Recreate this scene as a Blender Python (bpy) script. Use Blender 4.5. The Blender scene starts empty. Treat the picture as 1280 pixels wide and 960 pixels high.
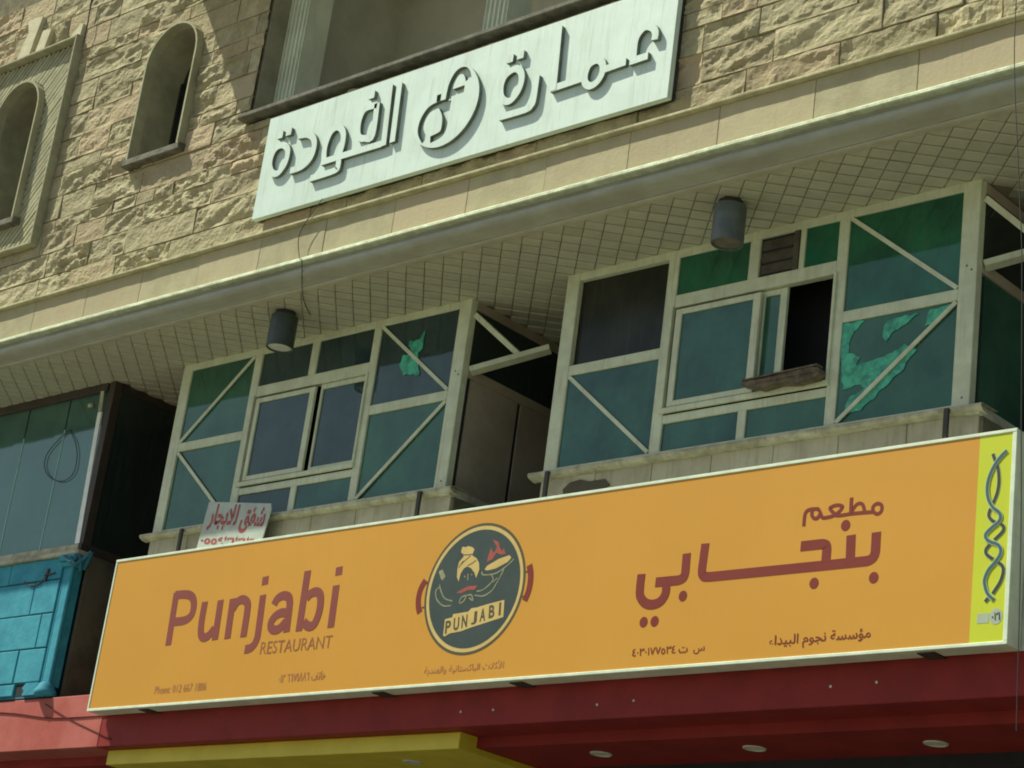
import bpy, bmesh, math, random
from mathutils import Vector, Matrix, noise
R = math.radians
random.seed(11)
SC = bpy.context.scene
COL = SC.collection

# ------------------------------------------------------------------ camera (height 1.6 m above the road; z = 0 is eye level)
cam = bpy.data.cameras.new('camera')
cam.sensor_width = 36.0
cam.lens = 36.0 * 2688.0 / 1280.0
cam.clip_end = 2000
co = bpy.data.objects.new('camera', cam)
COL.objects.link(co)
yaw, pitch, roll = 0.7770769, 0.3548552, 0.1359402
fw = Vector((-math.sin(yaw) * math.cos(pitch), math.cos(yaw) * math.cos(pitch), math.sin(pitch)))
rt = Vector((math.cos(yaw), math.sin(yaw), 0))
up = rt.cross(fw)
r2 = math.cos(roll) * rt + math.sin(roll) * up
u2 = -math.sin(roll) * rt + math.cos(roll) * up
co.matrix_world = Matrix(((r2.x, u2.x, -fw.x, 0), (r2.y, u2.y, -fw.y, 0), (r2.z, u2.z, -fw.z, 0), (0, 0, 0, 1)))
SC.camera = co
F_PX = 2688.0


def project(p):
    """pixel position of a point in the 1280 x 960 photograph (only used to leave out what is far outside the frame)"""
    p = Vector(p)
    d = p.dot(fw)
    return 640 + F_PX * p.dot(r2) / d, 480 - F_PX * p.dot(u2) / d


def in_view(p, m=150):
    u, v = project(p)
    return -m < u < 1280 + m and -m < v < 960 + m


# ------------------------------------------------------------------ light
SUN = Vector((1.60, 1.0, -2.5)).normalized()          # the way the light travels
elev = math.asin(-SUN.z)
azim = math.atan2(-SUN.x, -SUN.y)                     # towards the sun, clockwise from +Y
w = bpy.data.worlds.new('World')
SC.world = w
w.use_nodes = True
nt = w.node_tree
sky = nt.nodes.new('ShaderNodeTexSky')
sky.sky_type = 'NISHITA'
sky.sun_disc = False
sky.sun_elevation = elev
sky.sun_rotation = azim
sky.air_density = 1.0
sky.dust_density = 1.5
bg = nt.nodes['Background']
nt.links.new(sky.outputs[0], bg.inputs[0])
bg.inputs[1].default_value = 0.064
sl = bpy.data.lights.new('sun', 'SUN')
sl.energy = 4.0
sl.angle = R(0.55)
sl.color = (1.0, 0.96, 0.80)
so = bpy.data.objects.new('sun', sl)
so.rotation_euler = SUN.to_track_quat('-Z', 'Y').to_euler()
COL.objects.link(so)
SC.view_settings.view_transform = 'Standard'
SC.view_settings.look = 'None'
SC.view_settings.exposure = 0.48
SC.view_settings.gamma = 1.0
SC.cycles.filter_width = 1.9
SC.cycles.max_bounces = 8
SC.cycles.diffuse_bounces = 4

# ------------------------------------------------------------------ materials


def mat(name, c1, c2=None, rough=0.7, scale=3.0, bump=0.0, bscale=40.0, c3=None, spec=0.5, streak=0.0, rand=0.0, metal=0.0,
        ior=1.5, stretch=(1, 1, 1), lo=0.4, hi=0.6, streak_col=(0.25, 0.19, 0.12), tint=None):
    m = bpy.data.materials.new(name)
    m.use_nodes = True
    n, l = m.node_tree.nodes, m.node_tree.links
    b = n['Principled BSDF']
    b.inputs['Roughness'].default_value = rough
    b.inputs['Metallic'].default_value = metal
    b.inputs['IOR'].default_value = ior
    b.inputs['Specular IOR Level'].default_value = spec
    if tint:
        b.inputs['Specular Tint'].default_value = (*tint, 1)
    geo = n.new('ShaderNodeNewGeometry')
    mp = n.new('ShaderNodeMapping')
    mp.inputs['Scale'].default_value = stretch
    l.new(geo.outputs['Position'], mp.inputs['Vector'])
    col = None
    c2 = c2 or tuple(x * 0.86 for x in c1)
    t = n.new('ShaderNodeTexNoise')
    t.inputs['Scale'].default_value = scale
    t.inputs['Detail'].default_value = 6
    t.inputs['Roughness'].default_value = 0.62
    l.new(mp.outputs[0], t.inputs['Vector'])
    r = n.new('ShaderNodeValToRGB')
    r.color_ramp.elements[0].position = lo
    r.color_ramp.elements[1].position = hi
    r.color_ramp.elements[0].color = (*c2, 1)
    r.color_ramp.elements[1].color = (*c1, 1)
    l.new(t.outputs['Fac'], r.inputs['Fac'])
    col = r.outputs['Color']
    if c3 is not None:                                 # a second colour per object
        oi = n.new('ShaderNodeObjectInfo')
        rr = n.new('ShaderNodeValToRGB')
        rr.color_ramp.elements[0].position = 0.62
        rr.color_ramp.elements[0].color = (0, 0, 0, 1)
        rr.color_ramp.elements[1].position = 0.95
        rr.color_ramp.elements[1].color = (1, 1, 1, 1)
        l.new(oi.outputs['Random'], rr.inputs['Fac'])
        mx = n.new('ShaderNodeMix')
        mx.data_type = 'RGBA'
        l.new(rr.outputs['Color'], mx.inputs[0])
        l.new(col, mx.inputs[6])
        mx.inputs[7].default_value = (*c3, 1)
        col = mx.outputs[2]
    if rand:
        oi = n.new('ShaderNodeObjectInfo')
        mr = n.new('ShaderNodeMapRange')
        mr.inputs[3].default_value = 1 - rand
        mr.inputs[4].default_value = 1 + rand
        ml = n.new('ShaderNodeMath')
        ml.operation = 'MULTIPLY'
        ml.inputs[1].default_value = 7.31
        fr = n.new('ShaderNodeMath')
        fr.operation = 'FRACT'
        l.new(oi.outputs['Random'], ml.inputs[0])
        l.new(ml.outputs[0], fr.inputs[0])
        l.new(fr.outputs[0], mr.inputs[0])
        vm = n.new('ShaderNodeVectorMath')
        vm.operation = 'SCALE'
        l.new(col, vm.inputs[0])
        l.new(mr.outputs[0], vm.inputs['Scale'])
        col = vm.outputs[0]
    if streak:
        m2 = n.new('ShaderNodeMapping')
        m2.inputs['Scale'].default_value = (14, 14, 0.9)
        l.new(geo.outputs['Position'], m2.inputs['Vector'])
        t2 = n.new('ShaderNodeTexNoise')
        t2.inputs['Scale'].default_value = 1.6
        t2.inputs['Detail'].default_value = 7
        t2.inputs['Roughness'].default_value = 0.7
        l.new(m2.outputs[0], t2.inputs['Vector'])
        r3 = n.new('ShaderNodeValToRGB')
        r3.color_ramp.elements[0].position = 0.52
        r3.color_ramp.elements[0].color = (0, 0, 0, 1)
        r3.color_ramp.elements[1].position = 0.80
        r3.color_ramp.elements[1].color = (streak,) * 3 + (1,)
        l.new(t2.outputs['Fac'], r3.inputs['Fac'])
        m3 = n.new('ShaderNodeMix')
        m3.data_type = 'RGBA'
        l.new(r3.outputs['Color'], m3.inputs[0])
        l.new(col, m3.inputs[6])
        m3.inputs[7].default_value = (*streak_col, 1)
        col = m3.outputs[2]
    l.new(col, b.inputs['Base Color'])
    if bump:
        tb = n.new('ShaderNodeTexNoise')
        tb.inputs['Scale'].default_value = bscale
        tb.inputs['Detail'].default_value = 8
        tb.inputs['Roughness'].default_value = 0.65
        l.new(geo.outputs['Position'], tb.inputs['Vector'])
        bp = n.new('ShaderNodeBump')
        bp.inputs['Strength'].default_value = bump
        bp.inputs['Distance'].default_value = 0.02
        l.new(tb.outputs['Fac'], bp.inputs['Height'])
        l.new(bp.outputs[0], b.inputs['Normal'])
    return m


M = {}
M['stone'] = mat('rock_faced_stone', (0.455, 0.42, 0.252), (0.34, 0.31, 0.18), 0.9, 6, 1.0, 17, c3=(0.44, 0.365, 0.225), rand=0.12, spec=0.2)
M['mortar'] = mat('mortar', (0.22, 0.21, 0.13), (0.15, 0.14, 0.09), 0.95, 9, 0.4, 40, spec=0.1)
M['reveal'] = mat('plastered_reveal', (0.36, 0.355, 0.24), (0.28, 0.27, 0.185), 0.9, 3, 0.3, 40, spec=0.1)
M['slat'] = mat('slat_stone', (0.42, 0.42, 0.27), (0.33, 0.33, 0.205), 0.9, 6, 0.3, 30, rand=0.08, spec=0.15)
M['trim'] = mat('dull_trim_stone', (0.42, 0.42, 0.27), (0.35, 0.34, 0.22), 0.9, 6, 0.3, 30, spec=0.15)
M['smooth'] = mat('smooth_limestone', (0.455, 0.43, 0.256), (0.385, 0.36, 0.21), 0.8, 4, 0.25, 30, c3=(0.47, 0.41, 0.25), rand=0.06, spec=0.2, streak=0.25)
M['ledge'] = mat('ledge_stone', (0.52, 0.50, 0.30), (0.40, 0.37, 0.22), 0.85, 7, 0.4, 30, spec=0.2)
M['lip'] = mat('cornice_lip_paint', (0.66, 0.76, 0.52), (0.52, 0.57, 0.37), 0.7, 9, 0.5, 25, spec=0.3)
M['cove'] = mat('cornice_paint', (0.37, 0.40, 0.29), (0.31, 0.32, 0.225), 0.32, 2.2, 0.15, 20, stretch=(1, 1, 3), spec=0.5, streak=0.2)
M['tile'] = mat('soffit_tile_paint', (0.56, 0.57, 0.41), (0.49, 0.50, 0.36), 0.7, 5, 0.15, 50, rand=0.07, spec=0.25, lo=0.35, hi=0.7)
M['tilebase'] = mat('soffit_board_paint', (0.55, 0.55, 0.39), (0.47, 0.47, 0.33), 0.7, 4, 0.1, 50, spec=0.25)
M['groove'] = mat('soffit_joint', (0.34, 0.33, 0.22), (0.26, 0.25, 0.17), 0.9, 5)
M['plate'] = mat('white_painted_metal', (0.65, 0.82, 0.72), (0.60, 0.76, 0.66), 0.5, 2.5, 0.05, 20, streak=0.55, streak_col=(0.34, 0.36, 0.24), spec=0.4)
M['plate_side'] = mat('dirty_shaded_edge', (0.20, 0.24, 0.18), (0.13, 0.15, 0.11), 0.6, 8)  # letter sides coloured dark for their shade as well as dirt
M['frame'] = mat('beige_aluminium', (0.66, 0.73, 0.50), (0.58, 0.63, 0.43), 0.5, 6, 0.10, 40, streak=0.55, streak_col=(0.24, 0.20, 0.12), spec=0.45)
M['frame_dark'] = mat('dark_steel', (0.045, 0.045, 0.03), (0.03, 0.03, 0.022), 0.6, 8)  # black steel of straps, brackets and fixings
M['sill'] = mat('weathered_sill', (0.53, 0.54, 0.39), (0.36, 0.35, 0.25), 0.85, 7, 0.4, 30, streak=0.5, streak_col=(0.08, 0.07, 0.045), spec=0.2)
M['skirt'] = mat('skirt_cladding', (0.46, 0.435, 0.31), (0.38, 0.355, 0.25), 0.8, 3, 0.1, 30, streak=0.6, streak_col=(0.12, 0.10, 0.06), rand=0.08, spec=0.3)
def glass(name, c1, c2, ior=1.6, rough=0.04, scale=2.0, tint=(0.7, 1.0, 0.82), bump=0.05):
    return mat(name, c1, c2, rough, scale, bump, 1.6, ior=ior, tint=tint, lo=0.32, hi=0.70, streak=0.16, streak_col=(0.16, 0.20, 0.16))
M['g_green'] = glass('green_tinted_glass', (0.052, 0.155, 0.095), (0.026, 0.085, 0.055))
M['g_vivid'] = glass('bright_green_tinted_glass', (0.024, 0.165, 0.080), (0.014, 0.065, 0.040))
M['g_teal'] = glass('teal_tinted_glass', (0.050, 0.150, 0.100), (0.018, 0.060, 0.048))
M['g_blue'] = glass('blue_grey_tinted_glass', (0.046, 0.076, 0.074), (0.024, 0.042, 0.046))
M['g_dark'] = glass('dark_glass', (0.028, 0.040, 0.036), (0.018, 0.026, 0.024), 1.6)
M['g_brown'] = glass('dusty_dark_glass', (0.040, 0.038, 0.026), (0.018, 0.018, 0.013), 1.35, 0.25)
M['g_shop'] = glass('reflective_teal_glass', (0.070, 0.165, 0.130), (0.045, 0.115, 0.092), 1.9, 0.05, 1.5)
M['film'] = mat('torn_green_film', (0.07, 0.55, 0.32), (0.03, 0.26, 0.15), 0.35, 11)
M['tape'] = mat('pale_green_joint', (0.24, 0.52, 0.43), (0.18, 0.42, 0.35), 0.5, 9)
M['white_strip'] = mat('white_corner_strip', (0.88, 0.95, 0.86), (0.75, 0.82, 0.72), 0.4, 8)
M['brown'] = mat('brown_painted_steel', (0.060, 0.046, 0.030), (0.042, 0.034, 0.024), 0.55, 6)
M['olive_wall'] = mat('stained_render', (0.13, 0.12, 0.075), (0.075, 0.068, 0.045), 0.9, 2.0, 0.3, 20, streak=0.4, streak_col=(0.03, 0.03, 0.02))
M['side_panel'] = mat('brown_side_panel', (0.42, 0.37, 0.26), (0.32, 0.28, 0.20), 0.8, 1.5, 0.1, 20)
M['black'] = mat('unlit_interior', (0.022, 0.025, 0.028), (0.016, 0.018, 0.021), 0.9, 3)
M['orange'] = mat('orange_vinyl', (0.635, 0.322, 0.034), (0.590, 0.292, 0.028), 0.5, 0.6, 0.05, 1.0, spec=0.3, streak=0.10, streak_col=(0.42, 0.25, 0.06), lo=0.3, hi=0.7)
M['yellow'] = mat('yellow_vinyl', (0.58, 0.66, 0.022), (0.55, 0.63, 0.02), 0.36, 1.2, spec=0.5)
M['sign_white'] = mat('white_sign_frame', (0.74, 0.86, 0.66), (0.62, 0.74, 0.55), 0.45, 6)
M['sign_return'] = mat('sign_return_sheet', (0.70, 0.76, 0.58), (0.58, 0.63, 0.47), 0.6, 3, streak=0.3)
M['maroon'] = mat('maroon_print', (0.215, 0.034, 0.020), (0.20, 0.031, 0.018), 0.5, 2, spec=0.25)
M['maroon2'] = mat('rose_maroon_print', (0.25, 0.062, 0.042), (0.235, 0.058, 0.039), 0.5, 2, spec=0.3)
M['brown_print'] = mat('brown_print', (0.34, 0.125, 0.035), (0.32, 0.115, 0.03), 0.4, 2)
M['faded_print'] = mat('faded_brown_print', (0.45, 0.19, 0.055), (0.42, 0.17, 0.05), 0.4, 2)
M['slate'] = mat('dark_slate_print', (0.036, 0.060, 0.046), (0.030, 0.052, 0.040), 0.4, 6)
M['ring'] = mat('dark_ring_print', (0.085, 0.075, 0.022), (0.075, 0.065, 0.02), 0.4, 6)
M['cream'] = mat('cream_print', (0.64, 0.48, 0.15), (0.58, 0.43, 0.13), 0.4, 6)
M['creamline'] = mat('pale_line_print', (0.33, 0.34, 0.16), (0.22, 0.24, 0.12), 0.4, 14)
M['red_print'] = mat('red_print', (0.40, 0.085, 0.05), (0.34, 0.07, 0.04), 0.4, 8)
M['dna_blue'] = mat('teal_blue_print', (0.035, 0.13, 0.16), (0.03, 0.11, 0.14), 0.4, 6)
M['dna_dark'] = mat('charcoal_print', (0.040, 0.050, 0.025), (0.035, 0.044, 0.022), 0.4, 6)
M['dna_halo'] = mat('pale_halo_print', (0.48, 0.58, 0.26), (0.46, 0.56, 0.24), 0.4, 6)
M['badge'] = mat('grey_badge_print', (0.42, 0.50, 0.38), (0.38, 0.46, 0.34), 0.4, 6)
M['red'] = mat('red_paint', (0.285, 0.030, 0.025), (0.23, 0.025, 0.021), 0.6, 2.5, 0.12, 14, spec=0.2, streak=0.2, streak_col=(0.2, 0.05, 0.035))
M['faded_sunlit_red'] = mat('faded_sunlit_red_paint', (0.47, 0.135, 0.105), (0.41, 0.095, 0.07), 0.65, 1.8, 0.15, 14, streak=0.3, streak_col=(0.48, 0.18, 0.14), spec=0.25)  # faded red, lightened further to carry the sun on the open stretch
M['yellow_paint'] = mat('yellow_paint', (0.72, 0.62, 0.05), (0.64, 0.54, 0.04), 0.5, 2.5, 0.1, 14)
M['blue'] = mat('turquoise_paint', (0.055, 0.34, 0.42), (0.038, 0.27, 0.36), 0.75, 4.5, 0.3, 16, spec=0.25, streak=0.45, streak_col=(0.03, 0.20, 0.30))
M['blue_joint'] = mat('turquoise_joint', (0.03, 0.17, 0.22), (0.02, 0.12, 0.16), 0.8, 6)
M['lamp'] = mat('dark_lamp_housing', (0.050, 0.072, 0.060), (0.036, 0.054, 0.045), 0.45, 8, streak=0.3, streak_col=(0.10, 0.11, 0.09))
M['lamp2'] = mat('faded_lamp_housing', (0.12, 0.15, 0.135), (0.09, 0.115, 0.105), 0.5, 8, streak=0.3, streak_col=(0.06, 0.06, 0.05))
M['lens'] = mat('frosted_lamp_glass', (0.72, 0.80, 0.68), (0.60, 0.66, 0.56), 0.25, 12)
M['lens2'] = mat('dusty_lamp_glass', (0.20, 0.17, 0.12), (0.14, 0.12, 0.09), 0.4, 12)
M['dl_trim'] = mat('pale_downlight_trim', (0.62, 0.62, 0.50), (0.5, 0.5, 0.4), 0.4, 9)
M['cable'] = mat('black_cable', (0.03, 0.03, 0.025), (0.02, 0.02, 0.018), 0.6, 9)
M['wire'] = mat('old_red_brown_wire', (0.16, 0.04, 0.03), (0.12, 0.03, 0.025), 0.9, 9, spec=0.1)
M['teal_wire'] = mat('dusty_wire', (0.05, 0.08, 0.065), None, 0.8, 9)
M['placard'] = mat('weathered_placard', (0.50, 0.58, 0.48), (0.42, 0.49, 0.41), 0.55, 5, 0.1, 20, streak=0.25, streak_col=(0.25, 0.27, 0.2))
M['placard_red'] = mat('red_brush_paint', (0.42, 0.075, 0.065), (0.33, 0.055, 0.05), 0.5, 12)
M['wood'] = mat('grey_scrap_wood', (0.20, 0.16, 0.10), (0.10, 0.08, 0.05), 0.9, 14, 0.7, 30)
M['louvre'] = mat('grimy_fan_louvre', (0.10, 0.09, 0.06), (0.06, 0.055, 0.04), 0.7, 8)
M['pilaster'] = mat('painted_pilaster', (0.76, 0.82, 0.64), (0.66, 0.71, 0.54), 0.8, 3, 0.1, 40, streak=0.35, streak_col=(0.26, 0.25, 0.17))
M['grey_wall'] = mat('grey_loggia_wall', (0.60, 0.60, 0.48), (0.50, 0.50, 0.40), 0.85, 1.6, 0.1, 20)
M['dark_sill'] = mat('dark_stained_sill', (0.17, 0.165, 0.115), (0.09, 0.088, 0.06), 0.8, 8, 0.3, 30)
M['patchrock'] = mat('pale_patched_stone', (0.60, 0.58, 0.38), (0.52, 0.50, 0.32), 0.85, 8, 0.3, 20)
M['asphalt'] = mat('asphalt', (0.22, 0.21, 0.17), (0.18, 0.17, 0.14), 0.9, 6, 0.3, 60)
M['sand'] = mat('dusty_ground', (0.34, 0.32, 0.23), (0.28, 0.26, 0.19), 0.95, 0.5, 0.3, 10)
M['paving'] = mat('pavement_concrete', (0.11, 0.105, 0.085), (0.08, 0.075, 0.06), 0.9, 3, 0.2, 30)
M['shopfront'] = mat('dark_shopfront', (0.045, 0.05, 0.038), (0.03, 0.034, 0.026), 0.6, 2)
M['paint_line'] = mat('road_paint', (0.75, 0.75, 0.70), (0.6, 0.6, 0.56), 0.7, 8)

# ------------------------------------------------------------------ building helpers
WLOC = {}


def thing(name, label, cat, loc, group=None, kind=None):
    o = bpy.data.objects.new(name, None)
    o.empty_display_size = 0.2
    o.location = loc
    COL.objects.link(o)
    if label:
        o['label'] = label
    if cat:
        o['category'] = cat
    if group:
        o['group'] = group
    if kind:
        o['kind'] = kind
    WLOC[o] = Vector(loc)
    return o


def link_mesh(name, me, m, parent=None, origin=None, kind=None, label=None, cat=None, group=None, smooth=False):
    """me holds world coordinates; the object gets its own origin"""
    if origin is None:
        if me.vertices:
            xs = [v.co for v in me.vertices]
            lo = Vector((min(v.x for v in xs), min(v.y for v in xs), min(v.z for v in xs)))
            hi = Vector((max(v.x for v in xs), max(v.y for v in xs), max(v.z for v in xs)))
            origin = Vector(((lo.x + hi.x) / 2, (lo.y + hi.y) / 2, lo.z))
        else:
            origin = Vector()
    origin = Vector(origin)
    me.transform(Matrix.Translation(-origin))
    if m is not None:
        me.materials.append(m)
    if smooth:
        for p in me.polygons:
            p.use_smooth = True
    o = bpy.data.objects.new(name, me)
    COL.objects.link(o)
    WLOC[o] = origin
    if parent is not None:
        o.parent = parent
        o.location = origin - WLOC[parent]
    else:
        o.location = origin
    if kind:
        o['kind'] = kind
    if label:
        o['label'] = label
    if cat:
        o['category'] = cat
    if group:
        o['group'] = group
    return o


def catmull(pts, n=5, closed=False):
    P = [Vector(p) for p in pts]
    N = len(P)
    if N < 3:
        return P
    out = []
    rng = range(N) if closed else range(N - 1)
    for i in rng:
        if closed:
            a, b, c, d = P[(i - 1) % N], P[i], P[(i + 1) % N], P[(i + 2) % N]
        else:
            a, b, c, d = P[max(i - 1, 0)], P[i], P[i + 1], P[min(i + 2, N - 1)]
        for k in range(n):
            t = k / n
            out.append(0.5 * ((2 * b) + (c - a) * t + (2 * a - 5 * b + 4 * c - d) * t * t + (3 * b - a - 3 * c + d) * t ** 3))
    if not closed:
        out.append(P[-1])
    return out


class MB:
    def __init__(s):
        s.v, s.f = [], []

    def add(s, vs, fs):
        o = len(s.v)
        s.v += [tuple(v) for v in vs]
        s.f += [tuple(o + i for i in f) for f in fs]
        return s

    def box(s, x0, x1, y0, y1, z0, z1, ch=0.0):
        if ch <= 0:
            vs = [(x, y, z) for x in (x0, x1) for y in (y0, y1) for z in (z0, z1)]
            return s.add(vs, [(0, 1, 3, 2), (4, 6, 7, 5), (0, 4, 5, 1), (2, 3, 7, 6), (0, 2, 6, 4), (1, 5, 7, 3)])
        # front face (y0) chamfered
        f = [(x0 + ch, y0, z0 + ch), (x1 - ch, y0, z0 + ch), (x1 - ch, y0, z1 - ch), (x0 + ch, y0, z1 - ch)]
        m = [(x0, y0 + ch, z0), (x1, y0 + ch, z0), (x1, y0 + ch, z1), (x0, y0 + ch, z1)]
        b = [(x0, y1, z0), (x1, y1, z0), (x1, y1, z1), (x0, y1, z1)]
        fs = [(0, 1, 2, 3), (11, 10, 9, 8)]
        for i in range(4):
            j = (i + 1) % 4
            fs += [(i, i + 4, j + 4, j), (i + 4, i + 8, j + 8, j + 4)]
        return s.add(f + m + b, fs)

    def prism(s, poly, y0, y1):
        """polygon in x, z carried from y0 (front) to y1"""
        n = len(poly)
        vs = [(p[0], y0, p[1]) for p in poly] + [(p[0], y1, p[1]) for p in poly]
        fs = [tuple(range(n)), tuple(range(2 * n - 1, n - 1, -1))]
        fs += [(i, i + n, (i + 1) % n + n, (i + 1) % n) for i in range(n)]
        return s.add(vs, fs)

    def ribbon(s, pts, wd, y0, y1, smooth=False, closed=False, caps=0.0):
        P = [Vector((p[0], p[1])) for p in pts]
        if closed and (P[0] - P[-1]).length < 1e-6:
            P = P[:-1]
        if smooth:
            P = catmull(P, 5, closed)
        n = len(P)
        L, Rr = [], []
        for i in range(n):
            a = P[(i - 1) % n] if (closed or i > 0) else None
            c = P[(i + 1) % n] if (closed or i < n - 1) else None
            d1 = (P[i] - a).normalized() if a is not None else None
            d2 = (c - P[i]).normalized() if c is not None else None
            if d1 is None:
                d1 = d2
            if d2 is None:
                d2 = d1
            t = (d1 + d2)
            t = t.normalized() if t.length > 1e-5 else d1
            nn = Vector((-t.y, t.x))
            k = max(0.45, nn.dot(Vector((-d1.y, d1.x))))
            h = wd / 2 / k
            L.append(P[i] + nn * h)
            Rr.append(P[i] - nn * h)
        vs = [(p.x, y0, p.y) for p in L] + [(p.x, y0, p.y) for p in Rr] + [(p.x, y1, p.y) for p in L] + [(p.x, y1, p.y) for p in Rr]
        fs = []
        for i in range(n if closed else n - 1):
            j = (i + 1) % n
            fs += [(i, j, n + j, n + i), (2 * n + j, 2 * n + i, 3 * n + i, 3 * n + j), (i, 2 * n + i, 2 * n + j, j), (n + j, 3 * n + j, 3 * n + i, n + i)]
        if not closed:
            fs += [(0, n, 3 * n, 2 * n), (n - 1, 3 * n - 1, 4 * n - 1, 2 * n - 1)]
        return s.add(vs, fs)

    def disc(s, cx, cz, r, y0, y1, n=32, r2=None):
        return s.prism([(cx + r * math.cos(2 * math.pi * i / n), cz + (r2 or r) * math.sin(2 * math.pi * i / n)) for i in range(n)], y0, y1)

    def tube(s, pts, r, n=6, smooth=True):
        P = [Vector(p) for p in pts]
        if smooth and len(P) > 2:
            P = catmull(P, 5)
        rings = []
        for i, p in enumerate(P):
            t = (P[min(i + 1, len(P) - 1)] - P[max(i - 1, 0)]).normalized()
            a = t.cross(Vector((0.3, 1, 0.2))).normalized()
            b = t.cross(a)
            rings.append([p + (a * math.cos(k * 2 * math.pi / n) + b * math.sin(k * 2 * math.pi / n)) * r for k in range(n)])
        vs = [v for rg in rings for v in rg]
        fs = [(i * n + k, i * n + (k + 1) % n, (i + 1) * n + (k + 1) % n, (i + 1) * n + k) for i in range(len(P) - 1) for k in range(n)]
        fs += [tuple(range(n)), tuple(range((len(P) - 1) * n + n - 1, (len(P) - 1) * n - 1, -1))]
        return s.add(vs, fs)

    def bar(s, a, b, wd, dp):
        """square bar between two points; wd across (in the x-z plane), dp along y"""
        a, b = Vector(a), Vector(b)
        t = (b - a).normalized()
        q = t.cross(Vector((0, 1, 0)))
        q = q.normalized() if q.length > 1e-4 else Vector((1, 0, 0))
        k = t.cross(q).normalized()
        vs = []
        for p in (a, b):
            for i, j in ((-1, -1), (1, -1), (1, 1), (-1, 1)):
                vs.append(p + q * (i * wd / 2) + k * (j * dp / 2))
        return s.add(vs, [(0, 1, 2, 3), (7, 6, 5, 4)] + [(i, i + 4, (i + 1) % 4 + 4, (i + 1) % 4) for i in range(4)])

    def profile_x(s, prof, x0, x1, nx=1, wob=0.0):
        """open or closed profile of (y, z) carried along x"""
        n = len(prof)
        vs = []
        for k in range(nx + 1):
            x = x0 + (x1 - x0) * k / nx
            for i, (y, z) in enumerate(prof):
                d = noise.noise(Vector((x * 1.7, i * 0.3, 5.1))) * wob + noise.noise(Vector((x * 9.0, i * 0.7, 1.1))) * wob * 0.6
                vs.append((x, y + d, z + d))
        fs = [(k * n + i, k * n + i + 1, (k + 1) * n + i + 1, (k + 1) * n + i) for k in range(nx) for i in range(n - 1)]
        return s.add(vs, fs)

    def mesh(s, name):
        me = bpy.data.meshes.new(name)
        me.from_pydata(s.v, [], s.f)
        bm = bmesh.new()
        bm.from_mesh(me)
        bmesh.ops.recalc_face_normals(bm, faces=bm.faces)
        bm.to_mesh(me)
        bm.free()
        return me

    def build(s, name, m, parent=None, **kw):
        return link_mesh(name, s.mesh(name), m, parent, **kw)


def boolean(me, cutters):
    """difference of me with closed cutter meshes"""
    o = bpy.data.objects.new('work', me)
    COL.objects.link(o)
    cs = []
    for c in cutters:
        k = bpy.data.objects.new('cut', c)
        COL.objects.link(k)
        cs.append(k)
        md = o.modifiers.new('b', 'BOOLEAN')
        md.operation = 'DIFFERENCE'
        md.solver = 'EXACT'
        md.object = k
    dg = bpy.context.evaluated_depsgraph_get()
    res = bpy.data.meshes.new_from_object(o.evaluated_get(dg))
    for k in cs + [o]:
        bpy.data.objects.remove(k)
    res.materials.clear()
    return res


def text_mesh(body, x0, x1, z0, z1, y, offset=0.0, rot=0.0, shear=0.0, depth=0.002):
    c = bpy.data.curves.new('txt', 'FONT')
    c.body = body
    c.offset = offset
    c.resolution_u = 4
    o = bpy.data.objects.new('txt', c)
    COL.objects.link(o)
    dg = bpy.context.evaluated_depsgraph_get()
    dg.update()
    me = bpy.data.meshes.new_from_object(o.evaluated_get(dg))
    bpy.data.objects.remove(o)
    xs = [v.co.x for v in me.vertices]
    ys = [v.co.y for v in me.vertices]
    a, b, p, q = min(xs), max(xs), min(ys), max(ys)
    cx, cz = (x0 + x1) / 2, (z0 + z1) / 2
    for v in me.vertices:
        X = x0 + (v.co.x - a) / (b - a) * (x1 - x0)
        Z = z0 + (v.co.y - p) / (q - p) * (z1 - z0)
        X += shear * (Z - cz)
        dx, dz = X - cx, Z - cz
        v.co = (cx + dx * math.cos(rot) - dz * math.sin(rot), y, cz + dx * math.sin(rot) + dz * math.cos(rot))
    vs, fs = [tuple(v.co) for v in me.vertices], [tuple(p.vertices) for p in me.polygons]
    bpy.data.meshes.remove(me)
    me = bpy.data.meshes.new('lettering')
    me.from_pydata(vs, [], fs)
    bm = bmesh.new()
    bm.from_mesh(me)
    left, k = set(bm.verts), 0
    while left:                                        # neighbouring glyphs overlap at their joins: stagger them
        todo = [left.pop()]
        while todo:
            v = todo.pop()
            v.co.y -= (k % 5) * 0.0003
            for e in v.link_edges:
                o2 = e.other_vert(v)
                if o2 in left:
                    left.remove(o2)
                    todo.append(o2)
        k += 1
    bm.normal_update()
    for f in bm.faces:
        if f.normal.y > 0:
            f.normal_flip()
    bm.to_mesh(me)
    bm.free()
    return me


# ================================================================== ground
MB().box(-400, 400, -400, 400, -1.9, -1.72).build('ground', M['sand'], kind='structure')
MB().box(-400, 400, -12, 9.2, -1.716, -1.60).build('road', M['asphalt'], kind='structure')
MB().box(-400, 400, 9.2, 14.5, -1.712, -1.46, 0.02).build('pavement', M['paving'], kind='structure')
ln = MB()
for i in range(-30, 31):
    ln.box(i * 6, i * 6 + 3, -1.6, -1.45, -1.598, -1.596)
ln.build('lane_marking', M['paint_line'], kind='structure')

# ================================================================== the building
bld = thing('apartment_building', 'buff rock faced stone apartment building with tiled overhang and enclosed aluminium balconies', 'building', (-13, 13.0, -1.46))
XL, XR = -24.0, -3.5
YW = 12.13                                            # face of the mortar bed
ARCH = [dict(x0=-18.07, x1=-17.24, z0=9.84, z1=11.40), dict(x0=-20.96, x1=-20.13, z0=9.60, z1=11.44)]
FR = (-21.50, -19.58, 9.14, 11.83)                    # ornamental panel
LG = (-16.17, -10.90, 9.88, 12.45)                    # loggia opening


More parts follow.
